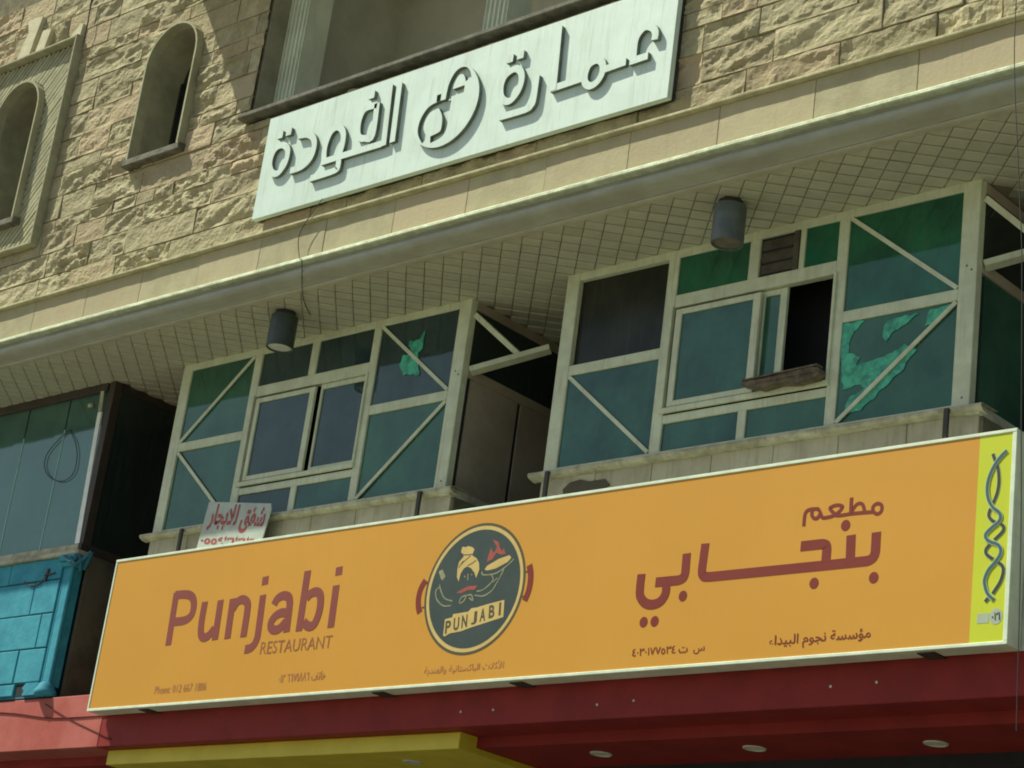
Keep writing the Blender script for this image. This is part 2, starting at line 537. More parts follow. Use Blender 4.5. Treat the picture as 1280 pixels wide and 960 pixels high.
def arch_poly(a, g=0.0, n=14):
    x0, x1, z0, z1 = a['x0'] - g, a['x1'] + g, a['z0'] - g, a['z1'] + g
    r = (x1 - x0) / 2
    cx, zc = (x0 + x1) / 2, z1 - r
    return [(x0, z0), (x1, z0)] + [(cx + r * math.cos(math.pi * k / n), zc + r * math.sin(math.pi * k / n)) for k in range(n + 1)]


# mortar wall with its openings
wall = MB().box(XL, XR, YW, 12.55, 8.40, 14.2).mesh('wall')
cut = [MB().prism(arch_poly(a), 11.5, 13.2).mesh('c') for a in ARCH] + [MB().box(LG[0], LG[1], 11.5, 13.2, LG[2], LG[3]).mesh('c')]
sw = link_mesh('stone_wall', boolean(wall, cut), M['reveal'], bld)


def rect_zone(x0, x1, z0, z1):
    def inside(x, z):
        return x0 < x < x1 and z0 < z < z1

    def snap(x, z):
        d = [(x - x0, (x0, z)), (x1 - x, (x1, z)), (z - z0, (x, z0)), (z1 - z, (x, z1))]
        return min(d)[1]
    return inside, snap


def arch_zone(a, g):
    x0, x1, z0, z1 = a['x0'] - g, a['x1'] + g, a['z0'] - g, a['z1'] + g
    r = (x1 - x0) / 2
    cx, zc = (x0 + x1) / 2, z1 - r

    def inside(x, z):
        if z < zc:
            return x0 < x < x1 and z > z0
        return math.hypot(x - cx, z - zc) < r

    def snap(x, z):
        if z < zc:
            d = [(x - x0, (x0, z)), (x1 - x, (x1, z)), (z - z0, (x, z0))]
            return min(d)[1]
        q = math.hypot(x - cx, z - zc) or 1e-6
        return cx + (x - cx) * r / q, zc + (z - zc) * r / q
    return inside, snap


ZONES = [arch_zone(ARCH[0], 0.030), rect_zone(FR[0] - 0.005, FR[1] + 0.005, FR[2] - 0.005, FR[3] + 0.005), rect_zone(LG[0] - 0.02, LG[1] + 0.02, LG[2] - 0.07, LG[3]),
         rect_zone(-15.60, -10.55, 8.68, 9.64)]


def stone_mesh(x0, x1, z0, z1, seed):
    rr = random.Random(seed)
    nx = max(7, int((x1 - x0) / 0.025))
    nz = max(6, int((z1 - z0) / 0.024))
    us = [0, 0.006] + [0.006 + (x1 - x0 - 0.012) * i / nx for i in range(1, nx)] + [x1 - x0 - 0.006, x1 - x0]
    vs_ = [0, 0.006] + [0.006 + (z1 - z0 - 0.012) * i / nz for i in range(1, nz)] + [z1 - z0 - 0.006, z1 - z0]
    ph = Vector((rr.uniform(0, 90), rr.uniform(0, 90), rr.uniform(0, 90)))
    base = rr.uniform(0.034, 0.046)
    tx, tz = rr.uniform(-0.014, 0.014), rr.uniform(-0.010, 0.012)
    amp = rr.choice([0.010, 0.024, 0.040, 0.055])
    fr = rr.uniform(2.2, 4.2)
    dg = rr.uniform(0.2, 1.0)
    nu, nv = len(us), len(vs_)
    vs, ins = [], []
    for j in range(nv):
        for i in range(nu):
            x, z = x0 + us[i], z0 + vs_[j]
            if 1 < i < nu - 2:
                x += rr.uniform(-0.007, 0.007)
            if 1 < j < nv - 2:
                z += rr.uniform(-0.007, 0.007)
            u, v = (x - x0) / (x1 - x0), (z - z0) / (z1 - z0)
            if i in (0, nu - 1) or j in (0, nv - 1):
                h = 0.006
            else:
                e = min(us[i], x1 - x0 - us[i], vs_[j], z1 - z0 - vs_[j])
                edge = min(1.0, (e - 0.004) / 0.05)
                q = Vector(((x * 0.8 + z * dg) * fr, (z - x * 0.35) * fr * 2.0, 0)) + ph
                n1 = noise.noise(q + noise.noise_vector(q * 0.7) * 0.8)
                st = math.floor((n1 + 1) * 4.0) / 4.0 - 1.0        # broken terraces
                n2 = noise.noise(q * 3.1)


                h = base + edge * (amp * (0.5 * n1 + 0.95 * st) + amp * 0.30 * n2) + (1 - edge) * amp * 0.25 * n2 + tx * (u - 0.5) + tz * (v - 0.5) + edge * 0.006 * noise.noise(q * 7.3)
            h = max(0.006, min(0.125, h))
            zi = None
            for k, (ins_f, snap) in enumerate(ZONES):
                if ins_f(x, z):
                    zi = k
                    break
            ins.append(zi is not None)
            if zi is not None:
                x, z = ZONES[zi][1](x, z)
                h = min(h, 0.036)
            vs.append((x, YW - h, z))
    fs = []
    for j in range(nv - 1):
        for i in range(nu - 1):
            a = j * nu + i
            q = (a, a + 1, a + nu + 1, a + nu)
            if all(ins[k] for k in q):
                continue
            if rr.random() < 0.5:
                fs += [(q[0], q[1], q[2]), (q[0], q[2], q[3])]
            else:
                fs += [(q[0], q[1], q[3]), (q[1], q[2], q[3])]
    if not fs:
        return None
    used = sorted({i for f in fs for i in f})
    mp = {k: i for i, k in enumerate(used)}
    me = bpy.data.meshes.new('stone')
    me.from_pydata([vs[k] for k in used], [], [tuple(mp[i] for i in f) for f in fs])
    return me


rows = []
z = 8.405
hs = [0.300, 0.295, 0.265, 0.160, 0.300, 0.275, 0.165, 0.290, 0.300, 0.170, 0.260, 0.300, 0.160, 0.290, 0.270, 0.170, 0.300]
for h in hs:
    rows.append((z, z + h))
    z += h
ns = 0
for ri, (za, zb) in enumerate(rows):
    x = XL + random.uniform(0, 0.5)
    h = zb - za
    while x < XR:
        L = random.uniform(0.45, 1.15) if h > 0.2 else random.uniform(0.28, 0.72)
        a, b = x + 0.002, min(x + L, XR) - 0.002
        x += L
        if b - a < 0.15:
            continue
        if not any(in_view((p, 12.05, q), 120) for p in (a, (a + b) / 2, b) for q in (za, zb)):
            continue
        me = stone_mesh(a, b, za + 0.002, zb - 0.002, ri * 97 + ns)
        if me is None:
            continue
        link_mesh('stone', me, M['stone'], sw)
        ns += 1
print('stones', ns)
# mortar bed seen in the joints (a sheet just in front of the plaster wall)
bed = MB().box(XL, XR, YW - 0.004, YW + 0.004, 8.40, 14.2).mesh('bed')
bc = [MB().prism(arch_poly(ARCH[0], 0.03), 12.0, 12.3).mesh('c'), MB().box(FR[0], FR[1], 12.0, 12.3, FR[2], FR[3]).mesh('c'), MB().box(LG[0] - .01, LG[1] + .01, 12.0, 12.3, LG[2] - .01, LG[3] + .01).mesh('c')]
link_mesh('mortar_bed', boolean(bed, bc), M['mortar'], sw)

# arched windows
for ai, a in enumerate(ARCH):
    g = 0.026
    outer, inner = arch_poly(a, g), arch_poly(a, 0.0)
    # ring without the bottom side
    o2, i2 = outer[1:] + outer[:1], inner[1:] + inner[:1]
    n = len(o2)
    yf, yb = 12.000, 12.1285
    vs = [(p[0], yf, p[1]) for p in o2] + [(p[0], yf, p[1]) for p in i2] + [(p[0], yb, p[1]) for p in o2] + [(p[0], yb, p[1]) for p in i2]
    fs = []
    for i in range(n - 1):
        fs += [(i, i + 1, n + i + 1, n + i), (i, 2 * n + i, 2 * n + i + 1, i + 1), (n + i, n + i + 1, 3 * n + i + 1, 3 * n + i)]
    aw = MB().add(vs, fs).build('arched_window', M['trim'], bld)
    MB().box(a['x0'] - 0.07, a['x1'] + 0.07, 11.99, 12.54, a['z0'] - 0.09, a['z0'] - 0.006, 0.012).build('window_sill', M['dark_sill'], aw)
    MB().prism(arch_poly(a, 0.03), 12.52, 12.54).build('pane', M['g_dark'], aw)
    cx = (a['x0'] + a['x1']) / 2
    MB().box(cx - 0.02, cx + 0.02, 12.49, 12.518, a['z0'], a['z1'] - 0.06).box(a['x0'], a['x0'] + 0.035, 12.49, 12.518, a['z0'], a['z1'] - 0.40).build('glazing_bar', M['g_brown'], aw)

# ornamental panel with diagonal slats
pn = MB().box(FR[0], FR[0] + 0.035, 11.985, 12.125, FR[2], FR[3], 0.008).box(FR[1] - 0.035, FR[1], 11.985, 12.125, FR[2], FR[3], 0.008)
pn.box(FR[0] + 0.035, FR[1] - 0.035, 11.987, 12.125, FR[2], FR[2] + 0.035, 0.008).box(FR[0] + 0.035, FR[1] - 0.035, 11.987, 12.125, FR[3] - 0.035, FR[3], 0.008)
pn = pn.build('ornamental_panel', M['trim'], bld)
A2 = arch_zone(ARCH[1], 0.028)[0]
px0, px1, pz0, pz1 = FR[0] + 0.037, FR[1] - 0.037, FR[2] + 0.037, FR[3] - 0.037
step = 0.092
k = -30
nsl = 0
while k < 60:
    # centre line  z = x + c
    c = (pz0 - px1) + (k + 30) * step * 1.0
    k += 1
    if c > pz1 - px0:
        break
    xa, xb = max(px0, pz0 - c), min(px1, pz1 - c)
    if xb - xa < 0.05:
        continue
    runs, cur = [], None
    t = xa
    while t <= xb + 1e-6:
        ok = not A2(t, t + c)
        if ok and cur is None:
            cur = t
        if (not ok or t + 0.012 > xb) and cur is not None:
            if t - cur > 0.05:
                runs.append((cur, t))
            cur = None
        t += 0.012
    for a_, b_ in runs:
        hw = 0.0195
        q0, q1 = (a_, a_ + c), (b_, b_ + c)
        rr = random.uniform(-0.003, 0.003)
        poly = [(q0[0] - hw, q0[1] + hw), (q0[0] + hw, q0[1] - hw), (q1[0] + hw, q1[1] - hw), (q1[0] - hw, q1[1] + hw)]
        poly = [(min(max(p[0], px0), px1), min(max(p[1], pz0), pz1)) for p in poly]
        if in_view((b_, 12.1, b_ + c), 200) or in_view((a_, 12.1, a_ + c), 200):
            MB().prism(poly, 12.085 + rr, 12.126).build('slat', M['slat'], pn)
            nsl += 1
# smooth pale repair above the panel
pr = MB().prism([(-20.87, 11.84), (-20.62, 11.84), (-20.57, 12.10), (-20.50, 12.36), (-20.80, 12.38), (-20.74, 12.2)], 12.035, 12.13)
pr.build('stone_patch', M['patchrock'], sw)
MB().prism([(-20.52, 11.84), (-20.34, 11.84), (-20.27, 12.12), (-20.44, 12.15)], 12.045, 12.13).build('stone_patch', M['patchrock'], sw)
MB().prism([(-19.86, 11.84), (-19.80, 11.84), (-19.62, 11.86), (-19.60, 12.0), (-19.66, 12.02)], 12.045, 12.13).build('stone_patch', M['patchrock'], sw)

# loggia
lg = MB().box(LG[0] - 0.02, LG[1] + 0.02, 12.56, 15.0, 9.70, 9.875).box(LG[0] - 0.3, LG[0], 12.56, 15.0, 9.88, 12.45).box(LG[1], LG[1] + 0.3, 12.56, 15.0, 9.88, 12.45).box(LG[0] - 0.3, LG[1] + 0.3, 12.56, 15.0, 12.45, 12.6)
lg = lg.build('loggia', M['grey_wall'], bld)
MB().box(LG[0], LG[1], 13.9, 14.0, 9.88, 12.45).build('back_wall', M['grey_wall'], lg)
MB().box(LG[0] - 0.05, LG[1] + 0.05, 11.97, 12.62, 9.842, 9.895, 0.010).build('window_sill', M['dark_sill'], lg)
MB().profile_x([(12.10, 9.745), (12.03, 9.742), (12.015, 9.728), (12.03, 9.712)], -15.66, -10.5, 200, 0.012).build('grime_crust', M['wood'], lg)
for xa in (-16.165, -13.18, -11.26):
    p = MB()
    wd = 0.305
    # fluted front
    nf = 5
    prof = []
    fl = wd / nf
    for i in range(nf):
        b0 = xa + i * fl
        prof += [(b0 + 0.012, 12.35), (b0 + 0.020, 12.395), (b0 + fl - 0.020, 12.395), (b0 + fl - 0.012, 12.35)]
    poly = [(xa, 12.35)] + prof + [(xa + wd, 12.35), (xa + wd, 12.66), (xa, 12.66)]
    n = len(poly)
    p.add([(q[0], q[1], 9.896) for q in poly] + [(q[0], q[1], 12.45) for q in poly], [tuple(range(n)), tuple(range(2 * n - 1, n - 1, -1))] + [(i, i + n, (i + 1) % n + n, (i + 1) % n) for i in range(n)])
    p.build('pilaster', M['pilaster'], lg)
for xa, xb in ((-14.62, -14.32), (-13.12, -12.80)):
    MB().box(xa, xb, 13.84, 13.9, 9.9, 12.2).build('window', M['g_dark'], lg)
MB().box(-17.60, -11.30, 11.22, 12.13, 11.98, 12.12, 0.01).build('balcony_slab', M['smooth'], bld)

# ledge, fascia and cornice
MB().profile_x([(12.15, 8.404), (11.966, 8.403), (11.960, 8.396), (11.960, 8.380), (11.966, 8.373), (12.05, 8.372)], XL, XR, 260, 0.004).build('ledge', M['ledge'], bld)
fa = MB().box(XL, XR, 12.045, 12.5, 7.95, 8.371).build('fascia', M['ledge'], bld)
x = -23.9
while x < XR:
    MB().box(x, min(x + 0.930, XR), 12.015 + random.uniform(-0.003, 0.003), 12.044, 7.98, 8.370, 0.003).build('fascia_panel', M['smooth'], fa)
    x += 0.934
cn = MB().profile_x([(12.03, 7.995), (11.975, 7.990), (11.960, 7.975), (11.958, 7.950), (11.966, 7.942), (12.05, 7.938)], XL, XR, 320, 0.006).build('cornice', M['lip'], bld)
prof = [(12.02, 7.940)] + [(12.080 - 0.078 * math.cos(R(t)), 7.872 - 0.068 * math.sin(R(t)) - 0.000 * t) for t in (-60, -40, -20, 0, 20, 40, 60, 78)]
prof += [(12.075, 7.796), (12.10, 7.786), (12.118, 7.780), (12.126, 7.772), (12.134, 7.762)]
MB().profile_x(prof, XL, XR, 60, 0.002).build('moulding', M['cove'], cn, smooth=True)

# soffit with its 45 degree tiles
ZS = 7.750
sf = MB().box(XL, XR, 12.128, 15.0, ZS + 0.012, 7.90).build('soffit', M['groove'], bld)
MB().box(XL, XR, 12.132, 12.205, ZS, ZS + 0.0115).box(XL, XR, 12.148, 12.158, ZS - 0.006, ZS - 0.0002).build('border_strip', M['tilebase'], sf)
hd = 0.12
BAYX = [(-26.0, -18.86), (-17.75, -13.48), (-12.32, -8.02), (-6.85, -3.0)]


def tile_me(hd_, ga=0.0042, gb=0.0095):
    half = hd_ / math.sqrt(2)

    def ring(inset):
        ha, hb = half - ga - inset, half - gb - inset
        return [((u_ * ha + w_ * hb) / math.sqrt(2), (u_ * ha - w_ * hb) / math.sqrt(2)) for u_, w_ in ((1, 1), (1, -1), (-1, -1), (-1, 1))]
    b = MB()
    tl = lambda p: -0.007 * ((p[0] - p[1]) / math.sqrt(2) / half + 1) / 2
    vs = [(p[0], p[1], 0.012) for p in ring(0)] + [(p[0], p[1], 0.003 + tl(p)) for p in ring(0)] + [(p[0], p[1], tl(p)) for p in ring(0.006)]
    fs = [(8, 9, 10, 11)] + [(i, i + 4, (i + 1) % 4 + 4, (i + 1) % 4) for i in range(4)] + [(i + 4, i + 8, (i + 1) % 4 + 8, (i + 1) % 4 + 4) for i in range(4)]
    b.add(vs, fs)
    me = b.mesh('soffit_tile')
    me.materials.append(M['tile'])
    return me


def half_tile_me(hd_, g=0.008):
    q = hd_ - g
    b = MB()
    b.add([(-q, 0.002, 0.012), (q, 0.002, 0.012), (0, q, 0.012), (-q, 0.002, 0), (q, 0.002, 0), (0, q, 0)], [(3, 5, 4), (0, 3, 4, 1), (1, 4, 5, 2), (2, 5, 3, 0)])
    me = b.mesh('soffit_tile')
    me.materials.append(M['tilebase'])
    return me


tme, hme = tile_me(hd), half_tile_me(hd)
tiles = []
i0 = int((XL) / hd)
for j in range(0, 20):
    y = 12.207 + j * hd
    for i in range(i0, int(XR / hd)):
        if (i + j) % 2:
            continue
        x = i * hd
        if y > 13.10 and any(a < x < b for a, b in BAYX):
            continue
        if y > 14.3:
            continue
        if in_view((x, y, ZS), 25):
            tiles.append(((x * x + y * y), x, y, j == 0))
tiles.sort()
# those the bays hide from view are left to the stuff part
hid = lambda x, y: any(a - (y - 13.03) * 0.0 < x * 13.03 / y < b for a, b in BAYX) and y > 13.03
tiles = [t for t in tiles if not hid(t[1], t[2])] + [t for t in tiles if hid(t[1], t[2])]
print('tiles', len(tiles))
for k, (d, x, y, half) in enumerate(tiles[:292]):
    o = bpy.data.objects.new('soffit_tile', hme if half else tme)
    COL.objects.link(o)
    o.parent = sf
    o.location = Vector((x, y, ZS + (0 if half else random.uniform(-0.004, 0.001)))) - WLOC[sf]
rest = MB()
for (d, x, y, half) in tiles[292:]:
    me = hme if half else tme
    rest.add([(v.co.x + x, v.co.y + y, v.co.z + ZS) for v in me.vertices], [tuple(p.vertices) for p in me.polygons])
if rest.v:
    rest.build('soffit_tiles', M['tile'], sf, kind='stuff')

# wall behind the bays, end of the core
MB().box(XL, XR, 14.36, 14.5, -1.46, 7.765).build('back_wall', M['olive_wall'], bld)
MB().box(XL, XR, 14.5, 24.0, -1.46, 14.2).build('core', M['olive_wall'], bld)
for xa in (-17.68, -12.24):
    MB().box(xa, xa + 4.12, 13.5, 13.54, 5.5, 7.76).build('unlit_room_sheet', M['black'], bld)  # black sheet standing in for the darkness of the room

# ------------------------------------------------------------------ bay windows
YB = 13.03


def bay(x0, second):
    X = lambda a: x0 + a
    f = MB()
    yb = YB + 0.075
    f.box(X(0), X(0.15), YB, YB + 0.08, 5.84, 7.75, 0.006)
    f.box(X(4.09), X(4.245), YB, YB + 0.08, 5.84, 7.75, 0.006)
    f.box(X(0.15), X(4.09), YB + 0.003, yb, 7.672, 7.748, 0.004)
    f.box(X(0.15), X(4.09), YB + 0.003, yb, 5.845, 5.882, 0.004)
    for a, b in ((1.175, 1.290), (2.940, 3.040)):
        f.box(X(a), X(b), YB + 0.002, yb, 5.882, 7.672, 0.005)
    f.box(X(0.15), X(1.175), YB + 0.003, yb, 6.745, 6.842, 0.005)
    f.box(X(3.040), X(4.09), YB + 0.003, yb, 6.745, 6.842, 0.005)
    f.box(X(1.290), X(2.940), YB + 0.003, yb, 7.195, 7.312, 0.005)
    f.box(X(1.290), X(2.940), YB + 0.003, yb, 6.130, 6.205, 0.005)
    f.box(X(2.045), X(2.150), YB + 0.003, yb, 7.312, 7.672, 0.005)
    f.box(X(2.080), X(2.165), YB + 0.003, yb, 5.882, 6.130, 0.005)
    if second:
        f.box(X(2.560), X(2.610), YB + 0.003, yb, 7.312, 7.672, 0.004)
    # sliding window surround, a little proud
    f.box(X(1.255), X(2.965), YB - 0.025, YB + 0.0, 6.215, 6.262, 0.004)
    f.box(X(1.262), X(1.290), YB - 0.020, YB + 0.0, 6.262, 7.20, 0.004)
    f.box(X(2.935), X(2.962), YB - 0.020, YB + 0.0, 6.262, 7.20, 0.004)
    fr = f.build('bay_window', M['frame'], bld)
    # screws on the corner post
    sc = MB()
    for z_ in (6.98, 7.02, 5.93):
        sc.disc(X(4.15 + (z_ * 7 % 1) * 0.06), z_, 0.008, YB - 0.003, YB + 0.01, 8)
    sc.build('screw', M['frame_dark'], fr, kind='stuff')

    def pane(a, b, z0, z1, m, y=YB + 0.022, nm='pane'):
        t = random.uniform(-0.003, 0.003)
        b_ = MB()
        b_.add([(X(a), y + t, z0), (X(b), y - t, z0), (X(b), y - t * 0.6, z1), (X(a), y + t * 1.2, z1)], [(0, 1, 2, 3)])
        b_.add([(X(a), y + 0.012, z0), (X(b), y + 0.012, z0), (X(b), y + 0.012, z1), (X(a), y + 0.012, z1)], [(3, 2, 1, 0)])
        return b_.build(nm, M[m], fr)
    if not second:
        pane(0.15, 1.175, 6.842, 7.672, 'g_green')
        pane(0.15, 1.175, 5.882, 6.745, 'g_green')
        pane(1.29, 2.045, 7.312, 7.672, 'g_blue')
        pane(2.15, 2.940, 7.312, 7.672, 'g_blue')
        pane(3.04, 4.09, 6.842, 7.672, 'g_blue')
        pane(3.04, 4.09, 5.882, 6.745, 'g_green')
        pane(1.29, 2.08, 5.882, 6.130, 'g_blue')
        pane(2.165, 2.94, 5.882, 6.130, 'g_teal')
    else:
        pane(0.15, 1.175, 6.842, 7.672, 'g_brown', YB + 0.06)
        pane(0.15, 1.175, 5.882, 6.745, 'g_teal')
        pane(1.29, 2.045, 7.312, 7.672, 'g_vivid')
        pane(2.61, 2.940, 7.312, 7.672, 'g_vivid')
        pane(3.04, 4.09, 6.842, 7.672, 'g_vivid')
        pane(3.04, 4.09, 5.882, 6.745, 'g_green')
        pane(1.29, 2.08, 5.882, 6.130, 'g_teal')
        pane(2.165, 2.94, 5.882, 6.130, 'g_green')
    # sashes
    def sash(a, b, z0, z1, y, m, wl=0.05, wr=0.06, wt=0.05):
        s = MB()
        s.box(X(a), X(a + wl), y, y + 0.03, z0, z1, 0.004).box(X(b - wr), X(b), y, y + 0.03, z0, z1, 0.004)
        s.box(X(a + wl), X(b - wr), y + 0.001, y + 0.03, z0, z0 + wt, 0.004).box(X(a + wl), X(b - wr), y + 0.001, y + 0.03, z1 - wt, z1, 0.004)
        o = s.build('sash', M['frame'], fr)
        p = MB().box(X(a + wl - 0.002), X(b - wr + 0.002), y + 0.018, y + 0.024, z0 + wt - 0.002, z1 - wt + 0.002)
        p.build('sash_glass', M[m], fr)
        return o
    if not second:
        sash(1.325, 2.215, 6.272, 7.165, YB - 0.012, 'g_blue', 0.055, 0.075)
        sash(2.255, 2.935, 6.265, 7.190, YB + 0.030, 'g_blue', 0.03, 0.035)
    else:
        sash(1.325, 2.215, 6.272, 7.165, YB - 0.012, 'g_teal', 0.065, 0.075)
        sash(2.19, 2.445, 6.265, 7.190, YB + 0.044, 'g_green', 0.03, 0.07)
    # braces
    def brace(a, za, b, zb_):
        MB().bar((X(a), YB + 0.006, za), (X(b), YB + 0.006, zb_), 0.036, 0.012).build('brace', M['frame'], fr)
    if not second:
        brace(0.165, 6.85, 1.165, 7.665)
        brace(0.165, 6.735, 1.165, 5.895)
    else:
        brace(0.165, 6.735, 1.165, 5.895)
    brace(3.05, 7.665, 4.08, 6.85)
    brace(3.05, 5.89, 4.08, 6.735)
    # weathered sill and cladding below
    MB().profile_x([(13.2, 5.845), (12.965, 5.840), (12.950, 5.832), (12.948, 5.808), (12.965, 5.792), (12.995, 5.782), (13.05, 5.775)], X(-0.10), X(4.40), 90, 0.004).build('window_sill', M['sill'], fr)
    sk = MB().box(X(0.0), X(4.36), YB + 0.02, 13.6, 4.9, 5.78).build('skirt', M['mortar'], fr)
    x = X(0.0)
    while x < X(4.3):
        b = min(x + 0.62, X(4.36))
        MB().box(x + 0.003, b - 0.003, YB - 0.005 + random.uniform(-0.003, 0.003), YB + 0.018, 4.95, 5.778, 0.003).build('cladding_panel', M['skirt'], fr)
        x += 0.62
    # side towards the neighbour
    xs = X(4.245)
    for a_, z0_, z1_ in ((-0.0, 7.66, 7.748), (0.0, 6.98, 7.07), (0.02, 5.84, 5.90)):
        MB().box(xs - 0.06, xs + a_, YB + 0.08, 14.36, z0_, z1_).build('side_rail', M['side_panel'], fr)
    MB().box(xs - 0.04, xs - 0.02, YB + 0.08, 14.36, 7.07, 7.66).build('side_pane', M['g_dark'], fr)
    MB().box(xs - 0.045, xs - 0.015, YB + 0.15, 13.84, 5.90, 6.98).build('side_panel', M['side_panel'] if not second else M['g_green'], fr)
    MB().box(xs - 0.045, xs - 0.015, 13.89, 14.36, 5.90, 6.98).build('side_panel', M['side_panel'] if not second else M['g_dark'], fr)
    MB().box(xs - 0.06, xs - 0.03, YB + 0.08, 14.36, 5.88, 7.0).build('side_backing', M['black'], fr)
    # sill return and open awning stay
    MB().box(xs - 0.02, xs + 0.12, YB - 0.05, 14.36, 5.765, 5.838, 0.01).build('side_sill', M['sill'], fr)
    MB().bar((xs + 0.01, 13.09, 7.60), (xs + 0.42, 13.38, 7.20), 0.05, 0.04).bar((xs + 0.0, 13.14, 7.045), (xs + 0.64, 13.50, 7.30), 0.055, 0.09).build('awning_stay', M['frame'], fr)
    # straps that carry the lightbox
    for a in ((0.62, 4.03) if not second else (0.15, 4.12)):
        MB().box(X(a - 0.019), X(a + 0.019), 12.918, 12.945, 5.30, 5.815).box(X(a - 0.019), X(a + 0.019), 12.946, 13.02, 5.800, 5.815).build('steel_strap', M['frame_dark'], fr)
    return fr


b1 = bay(-17.73, False)
b2 = bay(-12.295, True)
mm = lambda L: [(a / 1000, b / 1000) for a, b in L]
def ragged(poly, amp=0.014, seed=3.0):
    out = []
    for i in range(len(poly)):
        a, b = Vector(poly[i]), Vector(poly[(i + 1) % len(poly)])
        n = max(1, int((b - a).length / 0.022))
        nn = (b - a).normalized()
        nn = Vector((-nn.y, nn.x))
        for k in range(n):
            p = a.lerp(b, k / n)
            out.append(tuple(p + nn * noise.noise(Vector((p.x * 17, p.y * 17, seed))) * amp * 1.6))
    return out


FILM2 = [[(-9266, 6737), (-9054, 6733), (-9121, 6662), (-9171, 6603), (-9177, 6472), (-9064, 6420), (-9095, 6359), (-8918, 6379), (-8778, 6405), (-8660, 6467), (-8551, 6400), (-8695, 6229), (-8893, 6066), (-9027, 5973), (-9186, 5948), (-9143, 6072), (-9006, 6148), (-9045, 6187), (-9205, 6163), (-9235, 6350)], [(-8836, 6694), (-8556, 6710), (-8638, 6643), (-8758, 6598), (-8840, 6514), (-8865, 6617)], [(-8451, 6707), (-8264, 6731), (-8410, 6602), (-8495, 6584)]]
FILM1 = [(-14280, 7450), (-14147, 7445), (-14077, 7534), (-14085, 7350), (-14142, 7309), (-14071, 7063), (-14297, 7099), (-14364, 7211), (-14340, 7308), (-14233, 7324)]
for L in FILM2:
    MB().prism(ragged(mm(L)), 13.043, 13.047).build('torn_film', M['film'], b2)
MB().prism(ragged(mm(FILM1)), 13.043, 13.047).build('torn_film', M['film'], b1)
MB().prism([(-12.02, 5.66), (-11.95, 5.715), (-11.83, 5.73), (-11.72, 5.70), (-11.55, 5.70), (-11.49, 5.64), (-11.6, 5.60), (-12.0, 5.60)], 13.014, 13.03).build('dark_patch', M['olive_wall'], b2)
# louvre of the extractor fan
lv = MB().box(-10.145, -9.745, 13.06, 13.10, 7.315, 7.67).build('fan_housing', M['black'], b2)
for i in range(3):
    z_ = 7.34 + i * 0.112
    MB().add([(-10.135, 13.045, z_), (-9.755, 13.045, z_), (-9.755, 13.058, z_ + 0.085), (-10.135, 13.058, z_ + 0.085), (-10.135, 13.06, z_ - 0.006), (-9.755, 13.06, z_ - 0.006)], [(0, 1, 2, 3), (0, 4, 5, 1)]).build('louvre', M['louvre'], b2)
MB().box(-9.80, -9.745, 13.03, 13.059, 7.315, 7.67, 0.004).build('louvre_frame', M['louvre'], b2)

# ------------------------------------------------------------------ shop bay at the far left, brown steel and one glass front
lb = MB().box(XL, -19.02, 13.0, 13.1, 7.655, 7.75, 0.006).box(XL, -18.90, 13.0, 13.12, 5.795, 5.865, 0.006).box(-18.985, -18.885, 13.005, 13.11, 5.865, 7.748, 0.004)
lb = lb.build('glazed_bay', M['brown'], bld)
MB().box(XL, -18.94, 12.985, 12.999, 5.79, 5.86, 0.004).build('bottom_rail', M['sill'], lb)
g = MB()
for a, b in ((-23.0, -22.1), (-22.09, -21.3), (-21.29, -20.525), (-20.505, -19.745), (-19.725, -19.03)):
    MB().add([(a, 13.05, 5.865), (b, 13.052, 5.865), (b, 13.048, 7.66), (a, 13.051, 7.66), (a, 13.06, 5.865), (b, 13.06, 5.865), (b, 13.06, 7.66), (a, 13.06, 7.66)], [(0, 1, 2, 3), (7, 6, 5, 4)]).build('pane', M['g_shop'], lb)
for x in (-22.095, -21.295, -20.515, -19.735):
    MB().box(x - 0.011, x + 0.011, 13.046, 13.058, 5.865, 7.30).build('pane_joint', M['tape'], lb)
MB().add([(-19.025, 12.998, 5.87), (-18.945, 12.998, 5.87), (-19.035, 12.998, 7.40), (-19.10, 12.998, 7.40), (-19.025, 13.02, 5.87), (-18.945, 13.02, 5.87), (-19.035, 13.02, 7.40), (-19.10, 13.02, 7.40)],
         [(0, 1, 2, 3), (7, 6, 5, 4), (0, 4, 5, 1), (1, 5, 6, 2), (2, 6, 7, 3), (3, 7, 4, 0)]).build('corner_strip', M['white_strip'], lb)
MB().add([(-19.035, 12.998, 7.401), (-19.10, 12.998, 7.401), (-19.125, 12.998, 7.655), (-19.06, 12.998, 7.655)], [(0, 1, 2, 3)]).build('corner_strip', M['sill'], lb)
MB().box(-19.33, -19.27, 13.0, 13.04, 7.50, 7.54, 0.008).build('small_fitting', M['sill'], lb)
MB().box(-18.95, -18.89, 13.12, 14.36, 7.66, 7.748).build('side_rail', M['brown'], lb)
MB().box(-18.95, -18.89, 13.12, 14.36, 5.78, 5.87).build('side_rail', M['brown'], lb)
MB().box(-18.94, -18.90, 13.12, 14.36, 5.87, 7.66).build('side_pane', M['g_dark'], lb)

